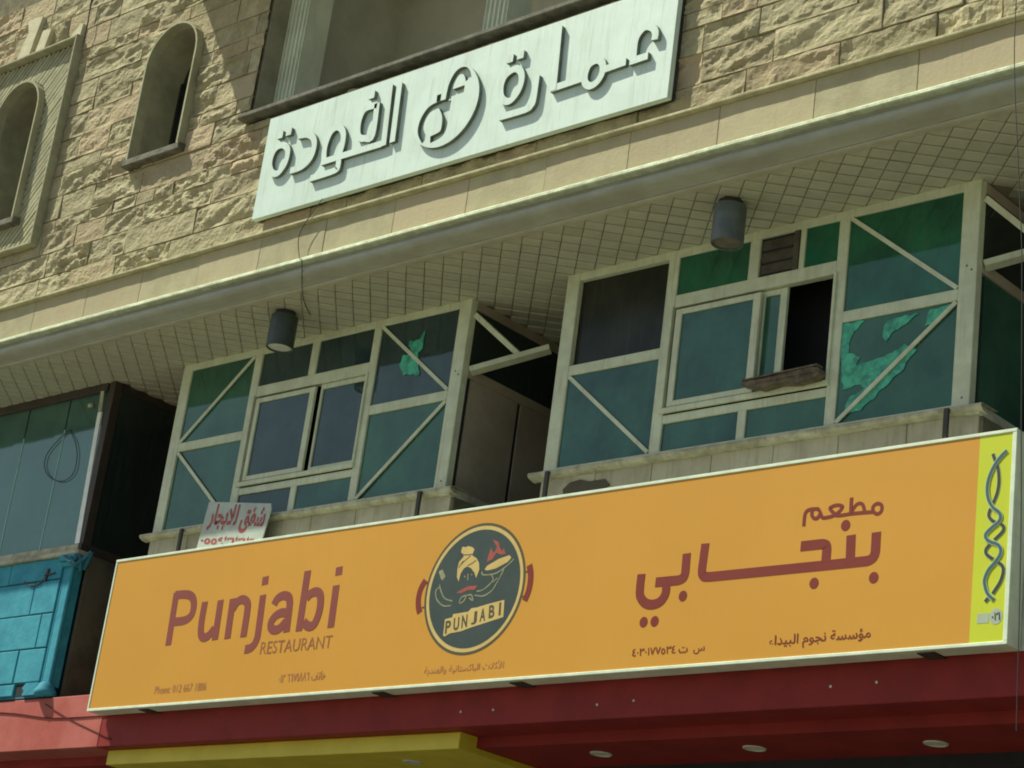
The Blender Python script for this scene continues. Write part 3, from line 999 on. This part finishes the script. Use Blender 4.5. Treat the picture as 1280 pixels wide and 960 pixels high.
# blue painted block wall below it
bw = MB().box(XL, -19.10, 13.0, 13.5, 4.18, 5.74).build('block_wall', M['blue_joint'], bld)
courses = [(4.205, 4.340, -19.55, 0.80), (4.346, 4.716, -19.60, 0.82), (4.722, 5.100, -19.32, 0.80), (5.106, 5.478, -19.56, 0.80), (5.484, 5.725, -20.08, 0.86)]
for z0, z1, xj, L in courses:
    x = -19.115
    first = True
    while x > -22.8:
        nx_ = xj if first else x - L
        first = False
        if nx_ > x - 0.1:
            nx_ -= L
        yv = 12.975 + random.uniform(-0.004, 0.004)
        if z0 < 4.3 and x > -19.5:
            # the block with the broken corner
            MB().prism([(nx_ + 0.17, z0), (x - 0.004, z0), (x - 0.004, z1), (nx_ + 0.21, z1), (nx_ + 0.15, z1 - 0.05), (nx_ + 0.19, z0 + 0.05)], yv, 12.999).build('block', M['blue'], bw)
        else:
            MB().box(nx_ + 0.007, x - 0.007, yv, 12.999, z0 + 0.003, z1 - 0.003, 0.008).build('block', M['blue'], bw)
        x = nx_
MB().box(-19.54, -19.34, 12.996, 12.9995, 4.21, 4.335).build('wall_hole', M['black'], bw)
# corner column: rolls, capital, foot
cc = MB()
for (xc, yc, r) in ((-19.085, 12.992, 0.014), (-18.955, 12.995, 0.022)):
    ring = 12
    vs = [(xc + r * math.cos(k * 2 * math.pi / ring), yc + r * math.sin(k * 2 * math.pi / ring), z_) for z_ in (4.30, 5.62) for k in range(ring)]
    cc.add(vs, [(k, (k + 1) % ring, ring + (k + 1) % ring, ring + k) for k in range(ring)] + [tuple(range(ring)), tuple(range(2 * ring - 1, ring - 1, -1))])
cc.box(-19.075, -18.955, 12.984, 13.12, 4.30, 5.62)
cc = cc.build('corner_column', M['blue'], bld)
ft = MB()
ring = 16
prof = [(0.115, 4.185), (0.125, 4.215), (0.115, 4.245), (0.095, 4.27), (0.085, 4.31), (0.06, 4.33)]
for k, (r, z_) in enumerate(prof):
    ft.v += [(-19.0 + r * math.cos(i * 2 * math.pi / ring), 13.0 + r * math.sin(i * 2 * math.pi / ring), z_) for i in range(ring)]
ft.f = [(k * ring + i, k * ring + (i + 1) % ring, (k + 1) * ring + (i + 1) % ring, (k + 1) * ring + i) for k in range(len(prof) - 1) for i in range(ring)] + [tuple(range(ring))]
ft.build('column_foot', M['blue'], cc, smooth=True)
cp = MB().box(-19.13, -18.86, 12.91, 13.12, 5.655, 5.72, 0.012).box(-19.10, -18.88, 12.935, 13.10, 5.60, 5.654, 0.01)
cp.build('capital', M['blue'], cc)
MB().box(XL, -18.84, 12.93, 13.12, 5.725, 5.775, 0.01).build('window_sill', M['sill'], bld)
MB().box(-18.95, -18.90, 13.15, 14.36, 4.2, 5.775).build('side_wall', M['olive_wall'], bld)
MB().tube([(-18.90, 12.90, 5.68), (-18.82, 12.92, 5.60), (-18.74, 12.96, 5.66), (-18.68, 13.0, 5.74), (-18.76, 13.0, 5.55)], 0.022).tube([(-19.0, 12.89, 5.70), (-18.88, 12.9, 5.62), (-18.80, 12.94, 5.70), (-18.74, 12.95, 5.52)], 0.016).build('cable_bundle', M['blue_joint'], bld)

# plain wall band right of the lightbox
MB().box(-7.75, XR, 12.985, 13.4, 3.93, 5.50).build('plinth_wall', M['sign_return'], bld)

# ================================================================== shop canopy below the lightbox
can = thing('shop_canopy', 'red painted shop canopy beam running along below the orange lightbox', 'canopy', (-13, 13.0, 3.6))
MB().box(XL, -17.922, 13.0, 13.37, 3.61, 4.165, 0.006).build('front_beam', M['faded_sunlit_red'], can)  # sunlit stretch: part of the sun is put into the paler red
MB().box(-17.918, XR, 13.002, 13.37, 3.61, 4.150, 0.006).build('front_beam', M['red'], can)  # deeper red also carries the shade behind and below the sign
b = MB()
for x, z_ in ((-12.86, 3.74), (-12.48, 3.74), (-11.33, 3.73), (-10.95, 3.745), (-9.07, 3.76), (-8.67, 3.77)):
    b.disc(x, z_, 0.011, 12.994, 13.003, 8)
b.build('fixing_screw', M['dl_trim'], can, kind='stuff')
MB().box(XL, XR, 13.37, 14.34, 3.516, 3.70).build('canopy_soffit', M['red'], can)
MB().box(XL, XR, 14.34, 14.355, -1.46, 3.60).build('shopfront', M['shopfront'], can)
MB().box(XL, XR, 14.20, 14.339, 3.40, 3.515).build('rear_beam', M['black'], can)
yc = thing('yellow_canopy_box', 'yellow painted box fixed under the red canopy beam', 'canopy', (-15.4, 13.6, 3.46))
MB().box(-17.92, -12.98, 13.15, 14.335, 3.462, 3.609, 0.006).build('box_shell', M['yellow_paint'], yc)
for i, (x, y) in enumerate([(-8.67, 13.845), (-10.29, 13.765), (-11.87, 13.741)]):
    t = thing('recessed_light', ['round recessed downlight in the red soffit, nearest the right end of the lightbox', 'round recessed downlight, middle one of the three in the red soffit', 'round recessed downlight in the red soffit, next to the yellow box'][i], 'downlight', (x, y, 3.516), 'recessed downlights in the red soffit')
    rg = MB()
    n = 24
    vs = []
    for r, z_ in ((0.098, 3.5155), (0.094, 3.506), (0.078, 3.503), (0.074, 3.510)):
        vs += [(x + r * math.cos(k * 2 * math.pi / n), y + r * math.sin(k * 2 * math.pi / n), z_) for k in range(n)]
    rg.add(vs, [(a * n + k, a * n + (k + 1) % n, (a + 1) * n + (k + 1) % n, (a + 1) * n + k) for a in range(3) for k in range(n)])
    rg.build('trim_ring', M['dl_trim'], t, smooth=True)
    d = MB()
    d.add([(x + 0.076 * math.cos(k * 2 * math.pi / n), y + 0.076 * math.sin(k * 2 * math.pi / n), 3.509) for k in range(n)], [tuple(range(n))])
    d.build('diffuser', M['lens'], t)
t = thing('recessed_light', 'round recessed downlight in the underside of the yellow box', 'downlight', (-13.93, 13.55, 3.462), 'recessed downlights under the canopy')
MB().add([(-13.93 + r * math.cos(k * 2 * math.pi / 20), 13.55 + r * math.sin(k * 2 * math.pi / 20), z_) for r, z_ in ((0.09, 3.4615), (0.082, 3.455)) for k in range(20)], [(k, (k + 1) % 20, 20 + (k + 1) % 20, 20 + k) for k in range(20)] + [tuple(range(20, 40))]).build('diffuser', M['lens'], t)

# ================================================================== the orange lightbox
SX, SZ, SY = -17.905, 3.92, 12.78
SW, SH = 10.42, 1.595
sg = thing('restaurant_sign', 'long orange lightbox sign lettered Punjabi Restaurant in English and Arabic', 'sign', (SX + SW / 2, SY, SZ))
MB().box(SX + 0.004, SX + SW - 0.004, SY + 0.0125, 12.965, SZ + 0.001, SZ + SH - 0.002).build('cabinet', M['sign_return'], sg)
bd = MB()
t_ = 0.027
bd.box(SX, SX + SW, SY, SY + 0.012, SZ + SH - t_, SZ + SH, 0.004).box(SX, SX + SW, SY, SY + 0.012, SZ, SZ + t_, 0.004)
bd.box(SX, SX + t_, SY + 0.001, SY + 0.012, SZ + t_, SZ + SH - t_, 0.004).box(SX + SW - t_ - 0.01, SX + SW, SY + 0.001, SY + 0.012, SZ + t_, SZ + SH - t_, 0.004)
bd.build('border_frame', M['sign_white'], sg)
YF = SY + 0.008
MB().box(SX + t_, SX + 10.115, YF, YF + 0.004, SZ + t_, SZ + SH - t_).build('orange_face', M['orange'], sg)
MB().box(SX + 10.115, SX + SW - t_ - 0.01, YF, YF + 0.004, SZ + t_, SZ + SH - t_).build('yellow_face', M['yellow'], sg)
for a in (0.78, 4.08, 5.73, 9.67):
    MB().box(SX + a, SX + a + 0.14, SY + 0.05, 12.999, SZ - 0.010, SZ + 0.0015).build('bracket', M['frame_dark'], sg)
pk = [0]


def P2W(L):
    return [(SX + a / 1000, SZ + b / 1000) for a, b in L]


def side_paint(o, m):  # darkens side faces by colour, as if turned from the sun
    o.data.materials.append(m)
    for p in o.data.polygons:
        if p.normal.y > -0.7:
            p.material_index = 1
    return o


def printed(name, strokes, wd, m, lift=0.0, smooth=True, close=()):
    b = MB()
    for i, s in enumerate(strokes):
        pk[0] += 1
        y = YF - 0.0018 - lift - (i % 6) * 0.00025
        cl = s[0] == s[-1] and len(s) > 3
        b.ribbon(P2W(s), wd, y, YF - 0.0004 - lift, smooth=(smooth and len(s) > 2), closed=cl)
    return b.build(name, M[m], sg)


PUNJ = [[(1090, 1157), (1114, 613)], [(1070, 1130), (1257, 1122), (1360, 1080), (1403, 990), (1390, 900), (1301, 855), (1123, 851)], [(1566, 1023), (1566, 856), (1580, 734), (1612, 672), (1665, 656), (1725, 680), (1781, 740)], [(1802, 1021), (1821, 621)], [(1982, 1021), (2005, 620)], [(2006, 912), (2061, 983), (2137, 999), (2211, 956), (2230, 865), (2237, 621)], [(2413, 1204), (2420, 1120)], [(2421, 1021), (2443, 660), (2438, 580), (2405, 524), (2350, 499), (2292, 496)], [(2605, 909), (2639, 965), (2718, 990), (2794, 968), (2824, 916), (2834, 837), (2847, 624)], [(2834, 808), (2730, 821), (2650, 793), (2605, 739), (2620, 682), (2677, 658), (2744, 670), (2813, 730)], [(3005, 1207), (3019, 623)], [(3050, 936), (3095, 975), (3168, 989), (3232, 955), (3258, 861), (3252, 757), (3215, 674), (3147, 660), (3064, 705)], [(3436, 1205), (3443, 1123)], [(3435, 1028), (3450, 624)]]
printed('punjabi_lettering', PUNJ, 0.088, 'maroon2')
BNJ = [[(9282, 931), (9285, 774), (9273, 735), (9232, 714), (9074, 714), (8789, 715), (8329, 718), (7764, 722), (7710, 727), (7684, 755), (7681, 800), (7690, 1003)], [(9060, 931), (9069, 714)], [(8610, 888), (8809, 887), (8843, 875), (8851, 845), (8851, 738)], [(7512, 938), (7517, 773), (7506, 737), (7462, 722), (7224, 725)], [(7300, 725), (7335, 690), (7335, 615), (7288, 558), (7208, 542), (7133, 565), (7079, 625), (7068, 705), (7069, 807)]]


def rounded(pts, r=28):
    """round the corners of a traced polyline"""
    P = [Vector(p) for p in pts]
    out = [P[0]]
    for i in range(1, len(P) - 1):
        a, b = P[i - 1] - P[i], P[i + 1] - P[i]
        q = min(r, a.length * 0.45, b.length * 0.45)
        p0, p1 = P[i] + a.normalized() * q, P[i] + b.normalized() * q
        out += [p0, (p0 + p1 + 2 * P[i]) / 4, p1]
    out.append(P[-1])
    return [tuple(p) for p in out]


printed('arabic_name', [rounded(s) for s in BNJ[:4]] + [[tuple(p) for p in catmull(BNJ[4], 6)]], 0.080, 'maroon', smooth=False)
for q in [(9004, 1013), (9286, 580), (8760, 583), (7517, 587), (7145, 402), (7257, 400)]:
    (px_, pz_), = P2W([q])
    MB().disc(px_, pz_, 0.041, YF - 0.002, YF - 0.0004, 24, 0.044).build('arabic_dot', M['maroon'], sg)
MTM = [[(9271, 1155), (9310, 1137), (9312, 1093), (9281, 1073), (9244, 1093), (9236, 1133), (9271, 1155)], [(9244, 1093), (9156, 1097), (9041, 1100), (8934, 1098), (8901, 1113), (8851, 1161), (8872, 1178), (8917, 1183), (8962, 1167), (8944, 1135), (8925, 1122)], [(8944, 1135), (8897, 1106), (8844, 1096), (8789, 1098), (8768, 1134), (8746, 1169)], [(8746, 1173), (8682, 1177), (8641, 1168), (8623, 1134), (8622, 1048)], [(8691, 1171), (8687, 1135), (8707, 1105), (8739, 1099), (8761, 1125)], [(9038, 1229), (9041, 1102)], [(9048, 1115), (9080, 1161), (9114, 1175), (9147, 1155), (9165, 1098)]]
printed('arabic_restaurant_word', MTM, 0.028, 'maroon')
DB = [[(10342, 1432), (10288, 1385), (10239, 1317), (10205, 1231), (10198, 1150), (10214, 1075), (10252, 1013), (10302, 971), (10317, 933), (10302, 899), (10248, 860), (10206, 820), (10213, 783), (10249, 756), (10302, 733), (10330, 698), (10328, 655), (10292, 603), (10243, 551), (10217, 490), (10219, 443), (10245, 377), (10294, 330)]]
DK = [[(10227, 1422), (10250, 1365), (10275, 1305), (10288, 1205), (10277, 1116), (10248, 1042)], [(10231, 1008), (10220, 960), (10244, 921), (10289, 892)], [(10320, 883), (10344, 858), (10336, 823), (10274, 769)], [(10241, 739), (10213, 706), (10219, 669), (10269, 629)], [(10314, 601), (10350, 569), (10359, 525), (10339, 456), (10299, 396), (10285, 374)], [(10252, 347), (10227, 320)]]
printed('helix_halo', DK, 0.034, 'dna_halo')
printed('helix_strand', DK, 0.023, 'dna_dark', 0.0020)
printed('helix_halo', DB, 0.034, 'dna_halo', 0.0040)
printed('helix_strand', DB, 0.022, 'dna_blue', 0.0055)
b = MB().disc(SX + 10.318, SZ + 0.207, 0.052, YF - 0.0015, YF - 0.0004, 20, 0.058).box(SX + 10.17, SX + 10.262, YF - 0.0015, YF - 0.0004, SZ + 0.165, SZ + 0.235)
b.build('maker_badge', M['badge'], sg)
link_mesh('maker_badge_text', text_mesh('\u0660\u0662\u0661', SX + 10.285, SX + 10.352, SZ + 0.178, SZ + 0.236, YF - 0.003, 0.02), M['dna_dark'], sg)
link_mesh('sign_text', text_mesh('RESTAURANT', SX + 2.520, SX + 3.500, SZ + 0.432, SZ + 0.552, YF - 0.002, -0.004, 0.0, -0.02), M['brown_print'], sg)
link_mesh('sign_text', text_mesh('Phone: 012 667 1886', SX + 1.038, SX + 1.820, SZ + 0.128, SZ + 0.206, YF - 0.002), M['faded_print'], sg)
link_mesh('sign_text', text_mesh('\u0660\u0661\u0662 \u0666\u0666\u0667\u0661\u0668\u0668\u0666 \ufed2\ufe97\ufe8e\ufeeb', SX + 2.850, SX + 3.490, SZ + 0.140, SZ + 0.222, YF - 0.002, 0.012), M['faded_print'], sg)
link_mesh('sign_text', text_mesh('\ufe94\ufef3\ufeaa\ufee8\ufeec\ufedf\ufe8d\ufeed \ufe94\ufef4\ufee7\ufe8e\ufe98\ufeb4\ufedb\ufe8e\ufe92\ufedf\ufe8d \ufe95\ufefc\ufedb\ufef8\ufedf', SX + 4.745, SX + 5.680, SZ + 0.098, SZ + 0.188, YF - 0.002), M['faded_print'], sg)
link_mesh('sign_text', text_mesh('\ufe80\ufe8d\ufeaa\ufef4\ufe92\ufedf\ufe8d \ufee1\ufeee\ufea0\ufee7 \ufe94\ufeb4\ufeb3\ufe86\ufee3', SX + 8.390, SX + 9.295, SZ + 0.088, SZ + 0.205, YF - 0.002, 0.008), M['maroon'], sg)
link_mesh('sign_text', text_mesh('\u0664\u0660\u0663\u0660\u0661\u0667\u0667\u0665\u0663\u0664 \ufe95  \ufeb1', SX + 7.064, SX + 7.785, SZ + 0.105, SZ + 0.190, YF - 0.002, 0.008), M['maroon'], sg)
# round emblem
ecx, ecz = SX + 5.209, SZ + 0.845
emb = MB().disc(ecx, ecz, 0.592, YF - 0.001, YF - 0.0002, 64).build('round_emblem', M['ring'], sg)


def em(b, name, m):
    return b.build(name, M[m], emb)


em(MB().disc(ecx, ecz, 0.566, YF - 0.0018, YF - 0.0011, 64), 'emblem_ring', 'cream')
em(MB().disc(ecx, ecz, 0.532, YF - 0.0026, YF - 0.0019, 64), 'emblem_ground', 'slate')
for s in ([(4598, 974), (4553, 899), (4541, 811), (4557, 732), (4584, 677)], [(5824, 1000), (5851, 925), (5860, 844), (5851, 760), (5822, 687)]):
    em(MB().ribbon(P2W(s), 0.062, YF - 0.002, YF - 0.0004, True), 'emblem_handle', 'maroon')
b = MB()
for s in ([(4611, 943), (4658, 937)], [(4600, 723), (4665, 722)], [(5757, 946), (5827, 940)], [(5764, 728), (5827, 722)]):
    b.ribbon(P2W(s), 0.016, YF - 0.0015, YF - 0.0004)
em(b, 'handle_pin', 'ring')
TURB = [(4994, 1220), (5003, 1244), (5043, 1233), (5067, 1242), (5121, 1227), (5151, 1205), (5139, 1167), (5136, 1148), (5192, 1119), (5229, 1072), (5243, 1013), (5219, 938), (5191, 988), (5145, 1031), (5096, 1055), (5054, 1040), (5024, 994), (5012, 923), (4984, 969), (4977, 1037), (4984, 1104), (5028, 1144), (5030, 1168), (4993, 1191)]
YE = YF - 0.0027
em(MB().prism(P2W(TURB), YE - 0.001, YE), 'turban', 'cream')
b = MB()
for s in ([(5012, 1080), (5070, 1120), (5120, 1150)], [(5190, 1100), (5140, 1075), (5096, 1062)], [(4990, 1050), (5020, 1090), (5040, 1110)], [(5030, 1165), (5085, 1160), (5136, 1162)]):
    b.ribbon(P2W(s), 0.009, YE - 0.0016, YE - 0.0009, True)
em(b, 'turban_fold', 'ring')
em(MB().prism(P2W([(4999, 821), (5064, 848), (5136, 870), (5251, 868), (5219, 833), (5142, 837), (5070, 815)]), YE - 0.001, YE), 'moustache', 'red_print')
em(MB().prism(P2W([(5307, 1007), (5333, 1038), (5462, 1088), (5582, 1110), (5605, 1084), (5568, 1049), (5439, 1004), (5341, 994)]), YE - 0.001, YE), 'food_dish', 'cream')
em(MB().prism(P2W([(5321, 1073), (5332, 1129), (5352, 1200), (5379, 1149), (5405, 1161), (5417, 1203), (5358, 1271), (5428, 1245), (5460, 1184), (5488, 1152), (5499, 1180), (5536, 1124), (5481, 1123), (5421, 1145), (5386, 1093)]), YE - 0.001, YE), 'flame', 'red_print')
LINES = [[(4967, 753), (4870, 785), (4811, 858), (4782, 918)], [(4961, 712), (4870, 717), (4784, 773), (4748, 844), (4761, 881), (4798, 890)], [(5248, 816), (5321, 824), (5400, 874), (5425, 910), (5399, 950)], [(5228, 784), (5332, 768), (5425, 806), (5470, 868), (5503, 922), (5536, 986)], [(5279, 990), (5303, 959), (5447, 960), (5573, 1020), (5638, 1071)], [(5054, 730), (5072, 773), (5126, 788), (5109, 741), (5062, 721)], [(5139, 787), (5189, 789), (5218, 735), (5168, 765)], [(5115, 986), (5122, 927)], [(5073, 970), (5089, 954)], [(5155, 977), (5166, 970)], [(5425, 880), (5475, 915)]]
b = MB()
for i, s in enumerate(LINES):
    b.ribbon(P2W(s), 0.011, YE - 0.0010 - i * 0.0001, YE, True)
em(b, 'figure_line', 'creamline')
em(MB().prism(P2W([(4750, 1038), (4793, 1055), (4820, 1015), (4845, 985), (4812, 950), (4790, 968), (4777, 990)]), YE - 0.0012, YE), 'raised_fist', 'creamline')
em(MB().prism(P2W([(4916, 448), (4912, 592), (4997, 604), (5003, 632), (5180, 640), (5214, 668), (5277, 670), (5387, 688), (5484, 700), (5590, 712), (5604, 560), (5519, 545), (5377, 520), (5241, 496), (5120, 470), (4990, 460), (4934, 436)]), YE - 0.0008, YE), 'emblem_word_ground', 'cream')
for ch, cx_, cz_ in (('P', 4962, 520), ('U', 5058, 540), ('N', 5152, 556), ('J', 5262, 578), ('A', 5358, 598), ('B', 5460, 620), ('I', 5552, 636)):
    hw = 12 if ch == 'I' else 33
    link_mesh('emblem_letter', text_mesh(ch, SX + (cx_ - hw) / 1000, SX + (cx_ + hw) / 1000, SZ + (cz_ - 58) / 1000, SZ + (cz_ + 58) / 1000, YE - 0.0016, 0.03, R(5)), M['ring'], emb)

# ================================================================== the white building name plate
NX, NZ, NY = -15.7, 8.59, 11.99
npl = thing('building_name_plate', 'long white metal plate with raised Arabic letters under the loggia sill', 'sign', (-13.07, NY, NZ))
MB().box(NX + 0.012, -10.452, NY, NY + 0.055, 8.588, 9.718, 0.003).build('backing_plate', M['plate'], npl)
MB().box(NX + 0.02, -10.46, NY + 0.056, 12.10, 8.60, 9.71).build('rear_tray', M['frame_dark'], npl)
NPL = [[(336, 736), (415, 680), (436, 592), (414, 493), (339, 424), (244, 451), (188, 547), (192, 657), (245, 728), (336, 736)], [(555, 784), (696, 763), (793, 697), (826, 593), (800, 477), (690, 410), (524, 406)], [(1016, 378), (991, 540), (1035, 692), (1131, 736), (1223, 659), (1244, 532), (1228, 388), (1235, 292), (1191, 250), (851, 245)], [(981, 390), (1297, 391), (1819, 388)], [(1842, 359), (1800, 1013)], [(1650, 864), (1661, 516), (1564, 507), (1467, 544), (1430, 647), (1439, 767), (1499, 846), (1654, 844)], [(1926, 1001), (1956, 370)], [(3447, 743), (3522, 694), (3550, 600), (3526, 495), (3454, 423), (3379, 432), (3317, 500), (3301, 616), (3344, 706), (3447, 743)], [(3734, 590), (3733, 360), (3714, 300), (3647, 276), (3339, 279)], [(3930, 1033), (3961, 385)], [(3925, 410), (4148, 415), (4332, 420)], [(4436, 557), (4501, 509), (4515, 417), (4473, 340), (4398, 314), (4332, 359), (4315, 442), (4349, 531), (4436, 557)], [(4526, 438), (4774, 448)], [(5015, 439), (4816, 435)], [(4855, 420), (4850, 616), (4893, 702), (4959, 736), (5035, 700), (5069, 641), (5067, 576)]]
sm = {0, 1, 2, 5, 7, 8, 11, 14}
yl = NY - 0.04
for i, s in enumerate(NPL):
    pts = [(NX + a / 1000, NZ + b_ / 1000) for a, b_ in s]
    cl = pts[0] == pts[-1]
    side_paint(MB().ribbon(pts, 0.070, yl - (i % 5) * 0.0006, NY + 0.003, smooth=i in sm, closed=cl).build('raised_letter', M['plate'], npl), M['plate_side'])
for a, b_ in [(267, 865), (393, 869), (1552, 977), (3365, 867), (3492, 872)]:
    cx_, cz_ = NX + a / 1000, NZ + b_ / 1000
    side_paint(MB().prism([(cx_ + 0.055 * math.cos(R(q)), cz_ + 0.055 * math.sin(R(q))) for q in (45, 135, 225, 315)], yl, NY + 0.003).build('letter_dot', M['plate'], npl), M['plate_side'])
dsk = MB().disc(NX + 2.612, NZ + 0.580, 0.420, yl - 0.003, NY - 0.002, 56).mesh('d')
NCUT = [[(2868, 790), (2845, 850), (2800, 900), (2740, 910), (2690, 880), (2650, 800), (2640, 720), (2635, 640)], [(2650, 700), (2830, 704)], [(2480, 690), (2535, 692)], [(2645, 616), (2507, 616), (2400, 590), (2335, 500), (2330, 390), (2405, 270)], [(2560, 600), (2620, 500), (2640, 374), (2611, 292), (2478, 263)], [(2644, 625), (2641, 497)]]
cu = [MB().ribbon([(NX + a / 1000, NZ + b_ / 1000) for a, b_ in s], 0.074, 11.8, NY + 0.0005 * i, smooth=len(s) > 2).mesh('c') for i, s in enumerate(NCUT)]
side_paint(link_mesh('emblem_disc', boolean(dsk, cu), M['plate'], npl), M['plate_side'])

# ================================================================== rental placard
pc = thing('rental_placard', 'white placard with red Arabic lettering propped on the left bay sill', 'placard', (-16.2, 12.88, 5.3))
rot = R(-7.5)
ccx, ccz = -16.225, 5.62


def rp(x, z):
    return (ccx + x * math.cos(rot) - z * math.sin(rot), ccz + x * math.sin(rot) + z * math.cos(rot))


c_ = [rp(-0.50, -0.42), rp(0.46, -0.42), rp(0.50, 0.30), rp(0.475, 0.355), rp(-0.50, 0.355)]
MB().prism([(p[0] - (0.0), p[1]) for p in c_], 12.872, 12.884).build('board', M['placard'], pc)
me = text_mesh('\ufead\ufe8e\ufea0\ufef3\ufefc\ufedf \ufed6\ufed8\ufeb7', ccx - 0.43, ccx + 0.45, ccz + 0.045, ccz + 0.335, 12.870, 0.035)
me.transform(Matrix.Translation((ccx, 0, ccz)) @ Matrix.Rotation(-rot, 4, 'Y') @ Matrix.Translation((-ccx, 0, -ccz)))
link_mesh('painted_lettering', me, M['placard_red'], pc)
me = text_mesh('\u0660\u0665\u0665\u0664\u0663\u0661\u0663\u0661\u0663\u0660', ccx - 0.47, ccx + 0.42, ccz - 0.085, ccz + 0.020, 12.870, 0.035)
me.transform(Matrix.Translation((ccx, 0, ccz)) @ Matrix.Rotation(-rot, 4, 'Y') @ Matrix.Translation((-ccx, 0, -ccz)))
link_mesh('painted_lettering', me, M['placard_red'], pc)

# ================================================================== surface mounted lamps under the overhang


def lamp(x, y, body, lens, label, tilt):
    t = thing('ceiling_lamp', label, 'lamp', (x, y, ZS), 'cylindrical lamps under the overhang')
    n = 32

    def ringed(prof):
        b_ = MB()
        for r, z_ in prof:
            b_.v += [(x + tilt * (ZS - z_) + r * math.cos(k * 2 * math.pi / n), y + r * math.sin(k * 2 * math.pi / n), z_) for k in range(n)]
        b_.f = [(a * n + k, a * n + (k + 1) % n, (a + 1) * n + (k + 1) % n, (a + 1) * n + k) for a in range(len(prof) - 1) for k in range(n)]
        b_.f += [tuple(range(n))]
        return b_
    ringed([(0.100, ZS - 0.001), (0.100, ZS - 0.055), (0.06, ZS - 0.056)]).build('mounting_collar', M['frame_dark'], t, smooth=False)
    ringed([(0.127, ZS - 0.050), (0.136, ZS - 0.058), (0.136, ZS - 0.385), (0.131, ZS - 0.390), (0.122, ZS - 0.388), (0.120, ZS - 0.372)]).build('lamp_housing', M[body], t, smooth=False)
    b_ = MB()
    for r, z_ in ((0.1195, ZS - 0.374), (0.09, ZS - 0.382), (0.05, ZS - 0.386), (0.012, ZS - 0.388)):
        b_.v += [(x + tilt * (ZS - z_) + r * math.cos(k * 2 * math.pi / n), y + r * math.sin(k * 2 * math.pi / n), z_) for k in range(n)]
    b_.f = [(a * n + k, a * n + (k + 1) % n, (a + 1) * n + (k + 1) % n, (a + 1) * n + k) for a in range(3) for k in range(n)] + [tuple(range(3 * n, 4 * n))]
    b_.build('lamp_glass', M[lens], t, smooth=True)
    return t


lamp(-15.50, 12.47, 'lamp', 'lens', 'black cylindrical lamp with pale glass above the left bay window', 0.0)
lamp(-10.05, 12.47, 'lamp2', 'lens2', 'faded grey cylindrical lamp with brown glass above the fan louvre', 0.0)

# ================================================================== small loose things
sb = thing('scrap_board', 'rotten grey board lying on the ledge of the open sliding window', 'board', (-9.75, 12.95, 6.22))
b = MB()
P0 = [(-10.10, 6.320), (-9.88, 6.318), (-9.62, 6.330), (-9.45, 6.345), (-9.36, 6.330), (-9.35, 6.29), (-9.38, 6.25), (-9.56, 6.235), (-9.74, 6.258), (-9.92, 6.240), (-10.02, 6.275), (-10.11, 6.295)]
b.prism(P0, 12.90, 13.0)
b.build('board_body', M['wood'], sb)
MB().bar((-10.10, 12.94, 6.334), (-9.36, 12.93, 6.352), 0.014, 0.08).bar((-9.95, 12.895, 6.29), (-9.36, 12.89, 6.30), 0.010, 0.02).build('splinter', M['wood'], sb)


def cable(label, pts, r, m='cable', smooth=True):
    o = MB().tube(pts, r, 6, smooth).build('cable', M[m])
    o['label'] = label
    o['category'] = 'cable'
    return o


cable('black cable hanging from the name plate down over the cornice', [(-14.60, 11.945, 8.56), (-14.76, 11.95, 8.40), (-14.86, 11.95, 8.22), (-14.80, 11.95, 7.99), (-14.76, 11.96, 7.93), (-14.85, 12.08, 7.77), (-15.06, 12.30, 7.738), (-15.3, 12.62, 7.735)], 0.004)
cable('thin dark cable hanging down past the right end of the lightbox', [(-6.98, 11.6, 8.9), (-6.97, 11.6, 8.26), (-6.955, 11.6, 7.70), (-6.87, 11.6, 6.76), (-6.82, 11.6, 6.18), (-6.765, 11.6, 4.97), (-6.73, 11.6, 4.2), (-6.70, 11.6, 3.0)], 0.0035)
cable('thin dark wire looped in front of the teal glass bay', [(-19.64, 13.035, 7.28), (-19.78, 13.03, 7.19), (-19.95, 13.03, 7.05), (-19.96, 13.03, 6.89), (-19.81, 13.03, 6.74), (-19.56, 13.03, 6.66), (-19.38, 13.03, 6.72), (-19.36, 13.03, 6.90), (-19.45, 13.03, 7.10), (-19.63, 13.035, 7.285)], 0.005, 'teal_wire')
cable('thin wire sagging across the red beam below the blue wall', [(-21.5, 12.994, 4.12), (-19.71, 12.992, 4.04), (-18.75, 12.992, 3.94), (-17.66, 12.994, 3.93)], 0.006, 'wire')
cable('thin wire drooping to the corner of the yellow box', [(-18.95, 12.99, 4.10), (-18.45, 12.993, 3.91), (-17.70, 12.994, 3.68)], 0.005, 'wire')
cable('grey conduit running up the stone wall beside the ornamental panel', [(-19.47, 12.02, 11.70), (-19.47, 12.02, 11.95), (-19.50, 12.02, 12.29), (-19.5, 12.02, 12.8)], 0.008, 'cable')
hk = thing('wall_hook', 'rusty cable hook fixed to the top of the blue block wall', 'hook', (-19.4, 12.95, 5.45))
MB().tube([(-19.78, 12.972, 5.50), (-19.62, 12.968, 5.44), (-19.48, 12.965, 5.45), (-19.38, 12.965, 5.52), (-19.36, 12.965, 5.60)], 0.009).bar((-19.40, 12.962, 5.53), (-19.22, 12.962, 5.55), 0.012, 0.02).bar((-19.38, 12.962, 5.47), (-19.35, 12.962, 5.61), 0.028, 0.02).build('hook_arm', M['brown'], hk)
